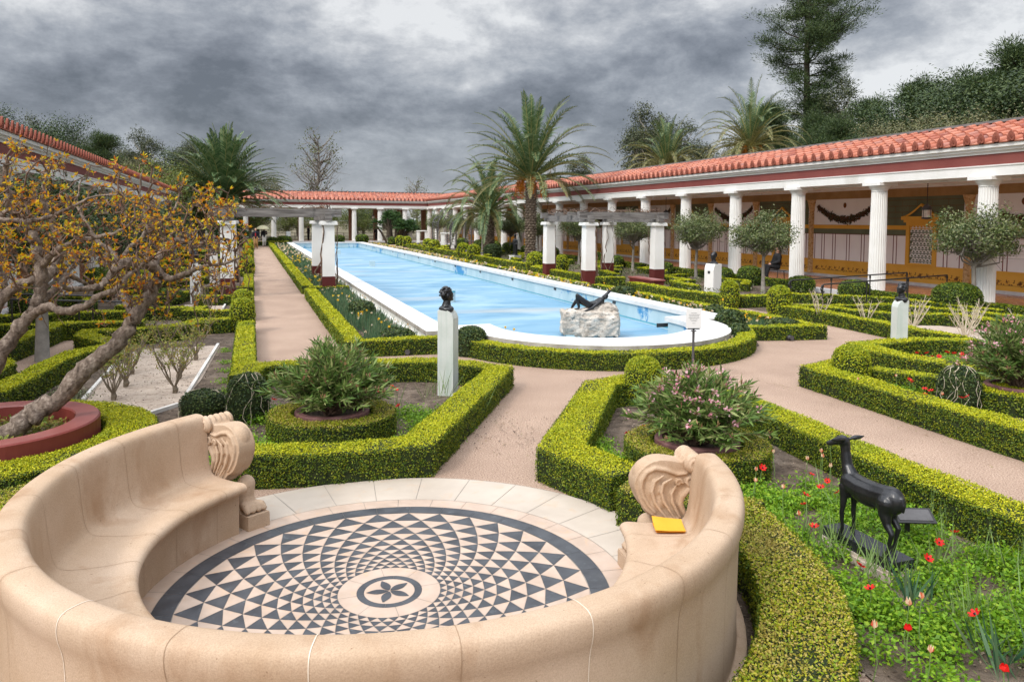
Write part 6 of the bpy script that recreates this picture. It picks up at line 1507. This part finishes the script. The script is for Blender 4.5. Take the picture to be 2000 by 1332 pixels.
# ---- fan palm clumps
def fan_clump(x, y, label, n, spread, hmax, seed):
    rr = random.Random(seed); r = empty('fan_palm_clump', (x,y,0), 0, label, 'fan palm'); tm = MB(); cm = MB()
    for k in range(n):
        a = rr.uniform(0,6.28); d = spread*math.sqrt(rr.random()); h = hmax*(1-.45*d/spread)*rr.uniform(.7,1.02); tx, ty = d*math.cos(a), d*math.sin(a)
        tm.tube([(tx*.4,ty*.4,0),(tx*.7,ty*.7,h*.5),(tx,ty,h-.35)], [.12,.11,.10], 7, wob=.15)
        for j in range(26):
            az = rr.uniform(0,6.28); el = R(rr.uniform(-35,85)); D = np.array((math.cos(az)*math.cos(el), math.sin(az)*math.cos(el), math.sin(el))); b = np.array((tx,ty,h-.3)); c = b+D*.42
            cm.tube([b,c], .012, 3, cap=False); S = np.cross(D,(0,0,1.)); S /= np.linalg.norm(S)+1e-9; U = np.cross(S,D)
            ang = np.linspace(-1.35,1.35,15); dirs = D[None]*np.cos(ang)[:,None]+S[None]*np.sin(ang)[:,None]-U[None]*.1; cm.leaves(np.tile(c,(15,1)), .42, .13, None, 1, 0, dirs=dirs)
    tm.build('stems', ['darkbark'], r); cm.build('fan_leaves', ['fan'], r)
fan_clump(15.3, 84.5, 'dark green clump of fan palms in front of the far colonnade', 17, 2.3, 4.3, 2)
fan_clump(-1.9, 72.5, 'dark fan palm clump behind the left pergola pier', 8, 1.3, 3.1, 4)

# ---- pomegranate with orange young leaves, leaning out of the planter
def gy(u, v, Y):
    a = (u-1000)/FPX; b = -(v-517)/FPX; d = _r*a+_u*b+_f; t = Y/d.y; return np.array((t*d.x, Y, EYE+t*d.z))
pt = empty('orange_leaved_tree', (-2.66,9.28,.24), 0, 'old gnarled tree with leaning twisted trunk and orange new leaves in the burgundy planter', 'tree')
tmb = MB(); limbs = []
def limb(pts, r0, r1, wob=.16, seg=12):
    P = [gy(u, v, Y) for u, v, Y in pts]; Q = []
    for i in range(len(P)-1):       # smooth with extra kinks
        p0, p1, p2, p3 = P[max(i-1,0)], P[i], P[i+1], P[min(i+2,len(P)-1)]
        for k in range(5):
            t = k/5; Q.append(.5*((2*p1)+(-p0+p2)*t+(2*p0-5*p1+4*p2-p3)*t*t+(-p0+3*p1-3*p2+p3)*t**3)+rng.normal(size=3)*min(.012,r0*.12))
    Q.append(P[-1]); n = len(Q); rad = [r0+(r1-r0)*i/(n-1) for i in range(n)]; rad = [.84*a*random.uniform(.86,1.16) for a in rad]
    tmb.tube(Q, rad, seg, wob=wob); limbs.extend([(q_, a) for q_, a in zip(Q, rad)][4:]); return Q
limb([(-45,895,9.2),(30,835,9.25),(70,806,9.3),(112,780,9.3),(160,730,9.3),(205,690,9.35),(245,650,9.4),(262,620,9.45),(292,575,9.5),(312,535,9.55)], .135, .08, .10, 16)
limb([(312,535,9.55),(292,518,9.5),(262,510,9.4),(235,518,9.3),(212,545,9.2),(190,560,9.1),(150,565,9.0),(120,560,8.8)], .075, .025)
limb([(305,560,9.5),(300,520,9.7),(318,490,9.9),(345,470,10.2),(385,478,10.4),(420,465,10.6),(455,470,10.7)], .065, .015)
limb([(312,535,9.55),(335,545,9.5),(362,535,9.3),(400,520,9.2),(440,515,9.1),(470,500,9.0)], .05, .010)
limb([(-40,760,9.6),(15,668,9.6),(50,625,9.6),(72,598,9.6),(82,560,9.6),(80,520,9.6),(72,480,9.6),(58,448,9.6),(42,425,9.6),(20,405,9.5),(8,365,9.4),(12,320,9.3)], .10, .03, .10, 12)
limb([(60,615,9.6),(95,600,9.4),(130,608,9.2),(165,598,9.1),(200,575,9.0),(235,560,8.9),(262,530,8.9),(300,500,8.8)], .062, .02)
limb([(78,590,9.6),(105,568,9.8),(130,540,10.0),(150,545,10.1),(180,560,10.2)], .06, .02)
limb([(82,555,9.6),(105,520,9.9),(118,482,10.1),(105,445,10.2),(92,412,10.2),(85,375,10.2),(92,335,10.3)], .065, .015)
limb([(80,520,9.6),(115,488,9.4),(150,470,9.2),(195,462,9.1),(235,452,9.0),(262,430,8.9)], .05, .012)
limb([(-60,690,9.9),(0,590,9.9),(40,555,9.9),(75,545,9.9),(110,530,9.9)], .08, .04)
limb([(-20,640,10.2),(5,560,10.2),(-5,520,10.2),(-12,470,10.2),(0,430,10.2),(30,400,10.2),(70,385,10.1)], .07, .015)
limb([(262,620,9.45),(240,570,9.9),(232,530,10.1),(250,490,10.3),(285,455,10.4),(282,410,10.5),(272,370,10.5),(280,330,10.5)], .055, .010)
limb([(285,455,10.4),(320,430,10.4),(345,400,10.5),(350,370,10.5)], .03, .008)
limb([(-5,430,9.4),(50,432,9.3),(95,425,9.1),(140,405,9.0),(180,385,8.9),(230,380,8.8)], .035, .008)
limb([(212,545,9.2),(225,500,9.5),(190,470,9.7),(165,430,9.8),(150,395,9.9),(160,350,10)], .04, .008)
tmb.build('trunk', ['bark'], pt, smooth=True)
tw = MB(); LP = []; LD = []
Lq = np.array([q_ for q_, a in limbs]); 
for k in range(400):
    for _ in range(30):
        u = random.uniform(-40, 490); v = random.uniform(285, 640)
        if v < 285+max(0,u-60)*.16 or v > 640-max(0,60-u)*.8 and u < 60: continue
        if u > 330 and (v < 350+(u-330)*.35 or v > 650-(u-330)*.25): continue
        if u > 440 and random.random() < .5: continue
        if v > 590 and random.random() < .6: continue
        if v < 410 and random.random() < .85*(410-v)/110: continue
        break
    T = gy(u, v, random.uniform(8.6, 11.3)); dd = np.linalg.norm(Lq-T, axis=1); i = int(np.argmin(dd+rng.random(len(dd))*.15)); S = Lq[i]
    if dd[i] > 1.6: S = T+(S-T)/dd[i]*1.2
    n = 6; P = [S]
    for j in range(1, n+1): t = j/n; P.append(S+(T-S)*t+rng.normal(size=3)*.035+np.array((0,0,.10*math.sin(PI*t))))
    tw.tube(P, [.011*(1-j/n*.8)+.001 for j in range(n+1)], 4, wob=.15, cap=False)
    L = np.linalg.norm(T-S); m = int(3+L*9)
    for _ in range(m):
        t = random.uniform(.25,1)*n; j = min(n-1,int(t)); q_ = P[j]+(P[j+1]-P[j])*(t-j); d = rng.normal(size=3); d[2] = abs(d[2])*.6+.5; d /= np.linalg.norm(d); e = q_+d*random.uniform(.03,.11); tw.tube([q_,e], [.004,.002], 3, cap=False)
        for _ in range(random.choice((5,6,7))): x_ = d+rng.normal(size=3)*.75; LP.append(e); LD.append(x_/np.linalg.norm(x_))
    Lq = np.vstack([Lq, P[3:]]) if k < 200 else Lq
tw.build('twigs', ['vine'], pt)
lm = MB(); lm.leaves(np.array(LP), .045, .36, None, 1, 0, dirs=np.array(LD)); lm.build('young_leaves', ['orange'], pt)
for c_ in pt.children: c_.matrix_parent_inverse = Matrix.Translation((2.66,-9.28,-.24))

# ---- trees behind the porticoes
T_EUC = make_tree([(0,0,0),(.3,.1,4),(-.2,.2,8),(.2,0,11)], [.35,.28,.2,.12], [((0,0,11.5),(2.6,2.6,3.4),38),((2.2,.5,8.6),(1.9,1.9,2.2),20),((-2.4,-.3,9.4),(1.7,1.7,2.6),20),((.6,.4,6.2),(2.6,2.4,1.6),14)], .24, .36, 'euc', 'whitebark', 31, 46, 220, .52, .10)
T_DRK = make_tree([(0,0,0),(.1,.1,3),(0,0,6)], [.4,.32,.2], [((0,0,6.5),(4.2,4.2,3.6),52),((1.8,1.4,4.0),(3.6,3.6,2.4),28),((-2.2,.2,4.4),(3.2,3.2,2.4),26)], .14, .5, 'dark', 'darkbark', 33, 30, 560, .60, .10)
T_OAK = make_tree([(0,0,0),(.1,.1,3),(0,0,6)], [.4,.32,.2], [((0,0,6.2),(4.4,4.2,3.0),52),((2.6,1.4,4.4),(3.0,3.0,2.2),26),((-2.6,.2,4.2),(3.2,3.2,2.2),26)], .135, .5, 'oak', 'darkbark', 35, 30, 540, .58, .10)
T_GRN = make_tree([(0,0,0),(.1,.1,3),(0,0,6)], [.3,.22,.15], [((0,0,5.8),(3.4,3.4,3.2),40),((2,.6,3.8),(2.6,2.6,2.0),20),((-2,.2,3.6),(2.6,2.6,2.2),20)], .24, .5, 'mid', 'greybark', 37, 40, 110, .60, .09)
def pine_meshes(seed, H=28., R0=5.5):
    rd_ = random.Random(seed); tm = MB(); cm = MB(); tm.tube([(0,0,0),(.2,.1,H*.35),(-.15,.1,H*.7),(.1,0,H)], [.55,.42,.26,.06], 12, wob=.04)
    z = H*.28
    while z < H:
        f = (z-H*.28)/(H*.72); reach = R0*(.80+.35*math.sin(f*7+seed))*(1-f**2.2)*(.75 if f < .15 else 1)+.6
        for k in range(rd_.choice((2,3,3,4))):
            a = rd_.uniform(0,6.28); L = reach*rd_.uniform(.55,1.15); up_ = rd_.uniform(.05,.55)*L; b = np.array((0,0,z)); e = np.array((L*math.cos(a), L*math.sin(a), z+up_)); m_ = (b+e)/2-np.array((0,0,.10*L))
            tm.tube([b,m_,e], [.12*(1-f*.6),.07,.02], 5, cap=False)
            for j in range(int(3+L*1.5)):
                t = rd_.uniform(.38,1.05); q_ = (m_+(e-m_)*(t*2-1) if t > .5 else b+(m_-b)*t*2)+rng.normal(size=3)*np.array((.55,.55,.30)); n = int(rd_.uniform(90,190)); P = q_+rng.normal(size=(n,3))*np.array((.42,.42,.24))
                cm.leaves(P, .34, .16, None, 1, 0, dirs=(P-q_)+np.array((0,0,.35)))
        z += rd_.uniform(.40,.85)*H/28
    return tm.mesh('trunk_shape', ['darkbark'], smooth=True), cm.mesh('pine_crown', ['pine'])
PINE = pine_meshes(3, 34, 6.6); PINE2 = pine_meshes(8, 17, 4.6)
plant('pine_tree', PINE, 60, 70.5, 1.0, 0, 'very tall pine rising out of the top of the photo behind the right roof')
plant('eucalyptus_tree', T_EUC, 44.6, 79, 1.12, 0.5, 'tall eucalyptus behind the right roof, left of the golden palms, left trunk')
plant('eucalyptus_tree', T_EUC, 50.0, 80, 1.0, 2.5, 'eucalyptus beside the taller one behind the golden palms')
plant('eucalyptus_tree', T_EUC, 42.8, 95, .80, 4.0, 'slender eucalyptus behind the crown of the tall date palm')
def top_at(u, v, Y): p = gy(u, v, Y); return p[0], p[2]
bgR = [(1500,205,66,'PINE2'),(1655,150,66,'EUC'),(1600,225,58,'PINE2'),(1700,195,60,'PINE2'),(1745,190,52,'DRK'),(1640,235,48,'PINE2'),(1800,160,50,'PINE2'),(1850,138,46,'DRK'),(1780,215,40,'OAK'),(1900,150,44,'PINE2'),(1870,200,36,'OAK'),(1940,125,40,'DRK'),(1990,85,36,'PINE2'),(2040,95,34,'DRK'),(1840,240,32,'DRK'),(1925,215,30,'OAK'),(2010,200,28,'OAK'),(1560,270,50,'DRK'),(1700,250,42,'DRK'),(1460,262,74,'DRK'),(1390,300,80,'OAK'),(1540,240,80,'OAK'),(2100,120,30,'PINE2'),(1330,330,88,'DRK'),(1200,350,100,'GRN')]
HT = {'PINE2':(PINE2,17.5,'pine_tree','pine'),'EUC':(T_EUC,15.5,'eucalyptus_tree','eucalyptus'),'DRK':(T_DRK,10.6,'evergreen_tree','dark evergreen tree'),'OAK':(T_OAK,9.8,'oak_tree','brownish green oak'),'GRN':(T_GRN,9.6,'leafy_tree','light green tree')}
for i, (u, v, Y, kd) in enumerate(bgR):
    x, zt = top_at(u, v, Y); m_, h, nm, lb = HT[kd]; s = zt/h
    plant(nm, m_, x, Y, s*(1.12 if kd in ('DRK','OAK') else 1.0), i*1.7, lb+' behind the right roof, '+ORD[i if i < 24 else 23]+' one counted outward from the tall pine', group='trees behind the right portico', sz=s)
# slim cypress
cyp = MB(); n = 16000; hz_ = rng.random(n)**.9; rr_ = .95*np.sin(PI*np.clip(hz_*.94+.05,0,1))**.6*(1-hz_*.35)*(.82+.18*rng.random(n)); th = rng.uniform(0,6.28,n)
cyp.leaves(np.column_stack([rr_*np.cos(th), rr_*np.sin(th), .6+hz_*13]), .24, .35, np.column_stack([np.cos(th),np.sin(th),np.full(n,.6)]), .8)
ct = MB(); ct.tube([(0,0,0),(0,0,12)], [.22,.05], 8); x, zt = top_at(1966, 100, 38); plant('cypress_tree', (ct.mesh('trunk_shape',['darkbark']), cyp.mesh('cypress_crown',['dark'])), x, 38, zt/13.6*.92, 0, 'narrow dark cypress behind the right roof near the right edge', sz=zt/13.6)
bgL = [(20,205,70,'DRK'),(65,215,74,'EUC'),(110,222,72,'DRK'),(150,245,80,'EUC'),(200,262,66,'PINE2'),(235,285,84,'OAK'),(275,240,86,'EUC'),(320,285,92,'DRK'),(360,265,96,'EUC'),(390,275,100,'DRK'),(-30,220,60,'DRK'),(300,300,70,'GRN'),(230,310,62,'GRN'),(340,305,80,'GRN'),(180,300,58,'OAK'),(500,330,112,'OAK'),(450,330,112,'DRK')]
for i, (u, v, Y, kd) in enumerate(bgL):
    x, zt = top_at(u, v, Y); m_, h, nm, lb = HT[kd]; s = zt/h
    plant(nm, m_, x, Y, s*(1.0 if kd != 'EUC' else .9), i*2.1+.4, lb+' behind the left roof, '+ORD[i]+' one of the row from the left', group='trees behind the left portico', sz=s)
# trees beyond the far colonnade
for i, (x, y, s, kd) in enumerate(((-12,112,.60,'GRN'),(-5,106,.55,'GRN'),(0,110,.62,'GRN'),(4.5,104,.55,'GRN'),(9.5,108,.62,'GRN'),(14,105,.56,'GRN'),(19,110,.60,'OAK'),(24,107,.55,'GRN'),(30,112,.62,'OAK'),(36,108,.60,'GRN'),(-2,122,.60,'OAK'),(7,122,.60,'OAK'),(17,121,.60,'DRK'),(12.5,130,.66,'GRN'))):
    m_, h, nm, lb = HT[kd]; plant(nm, m_, x, y, s, i*1.9, lb+' seen between the columns of the far colonnade, '+ORD[i]+' from the left', group='trees beyond the far colonnade')
T_PL = make_tree([(0,0,0),(.1,0,3),(-.1,.1,6),(.3,0,9),(.1,0,12.5)], [.32,.26,.2,.13,.04], [((0,0,9),(3.4,3.4,3.4),42),((-.8,0,12),(1.5,1.5,1.8),12),((2.3,0,11.6),(1.0,1.0,2.3),12),((0,0,6),(3.6,3.6,1.6),18)], .20, .7, 'plane', 'greybark', 41, 130, 14, .34, .085, twigs=True)
plant('plane_tree', T_PL, 8.3, 101, 1.04, .3, 'airy plane tree with sparse young leaves standing above the far roof')
plant('plane_tree', T_PL, 23.8, 112, .66, 2.3, 'small thin tree top above the right half of the far roof')
bt = make_tree([(0,0,0),(.1,0,5),(0,.1,9)], [.2,.14,.05], [((0,0,8),(2.4,2.4,3.6),30)], .1, .5, 'spring', 'whitebark', 43, 60, 3, .4, .05, twigs=True)
plant('bare_tree', bt, 39.5, 97, 1.05, .3, 'thin bare tree above the right roof just right of the tall date palm')
hm = MB()
for k in range(1): hm.lathe([(260,0),(200,9),(120,18),(40,24),(0,25)], seg=48, sy=.6)
tag(hm.build('hill', ['land'], loc=(250,190,-14), smooth=True), kind='structure')

# ================================================================ litter on paths and soil
lt = MB(); HP = [((0.25,1.7),(13,60),500),((2.5,3.4),(7.3,10.2),160),((5.3,8.0),(9.3,11.2),260),((6.1,7.9),(1.5,9),420),((3.6,6.5),(10.6,11.4),160),((10.4,13.2),(11.8,13.4),160)]
for (x0,x1),(y0,y1),n in HP:
    u = rng.random(n); x = np.where(rng.random(n) < .6, np.where(rng.random(n) < .5, x0+.18*u, x1-.18*u), x0+(x1-x0)*u)
    lt.leaves(np.column_stack([x, rng.uniform(y0,y1,n), np.full(n,.006)]), .022, .6, np.tile((0,0,1.),(n,1)), .25)
tag(lt.build('fallen_leaves', [leafmat('dry_litter', [(.16,.09,.04),(.30,.20,.08),(.24,.22,.06),(.10,.06,.03)], trans=0)]), 'small fallen leaves and bits scattered on the pink paths', 'leaf litter', kind='stuff')
lt = MB(); n = 5200; x = rng.uniform(2.9,5.7,n); y = rng.uniform(1,9.2,n)
lt.leaves(np.column_stack([x,y,np.full(n,.018)]), .020, .7, np.tile((0,0,1.),(n,1)), .5)
n = 3000; lt.leaves(np.column_stack([rng.uniform(-.1,3.2,n), rng.uniform(8.0,12,n), np.full(n,.018)]), .022, .7, np.tile((0,0,1.),(n,1)), .5)
n = 2600; lt.leaves(np.column_stack([rng.uniform(-3.0,-.3,n), rng.uniform(10.4,17.2,n), np.full(n,.022)]), .024, .7, np.tile((0,0,1.),(n,1)), .5)
V_ = lt.v; tag(lt.build('bark_mulch', [leafmat('mulch_bits', [(.10,.065,.04),(.22,.15,.10),(.36,.28,.20),(.06,.04,.03)], trans=0)]), 'chips and crumbs of mulch lying on the soil of the near beds', 'mulch', kind='stuff')
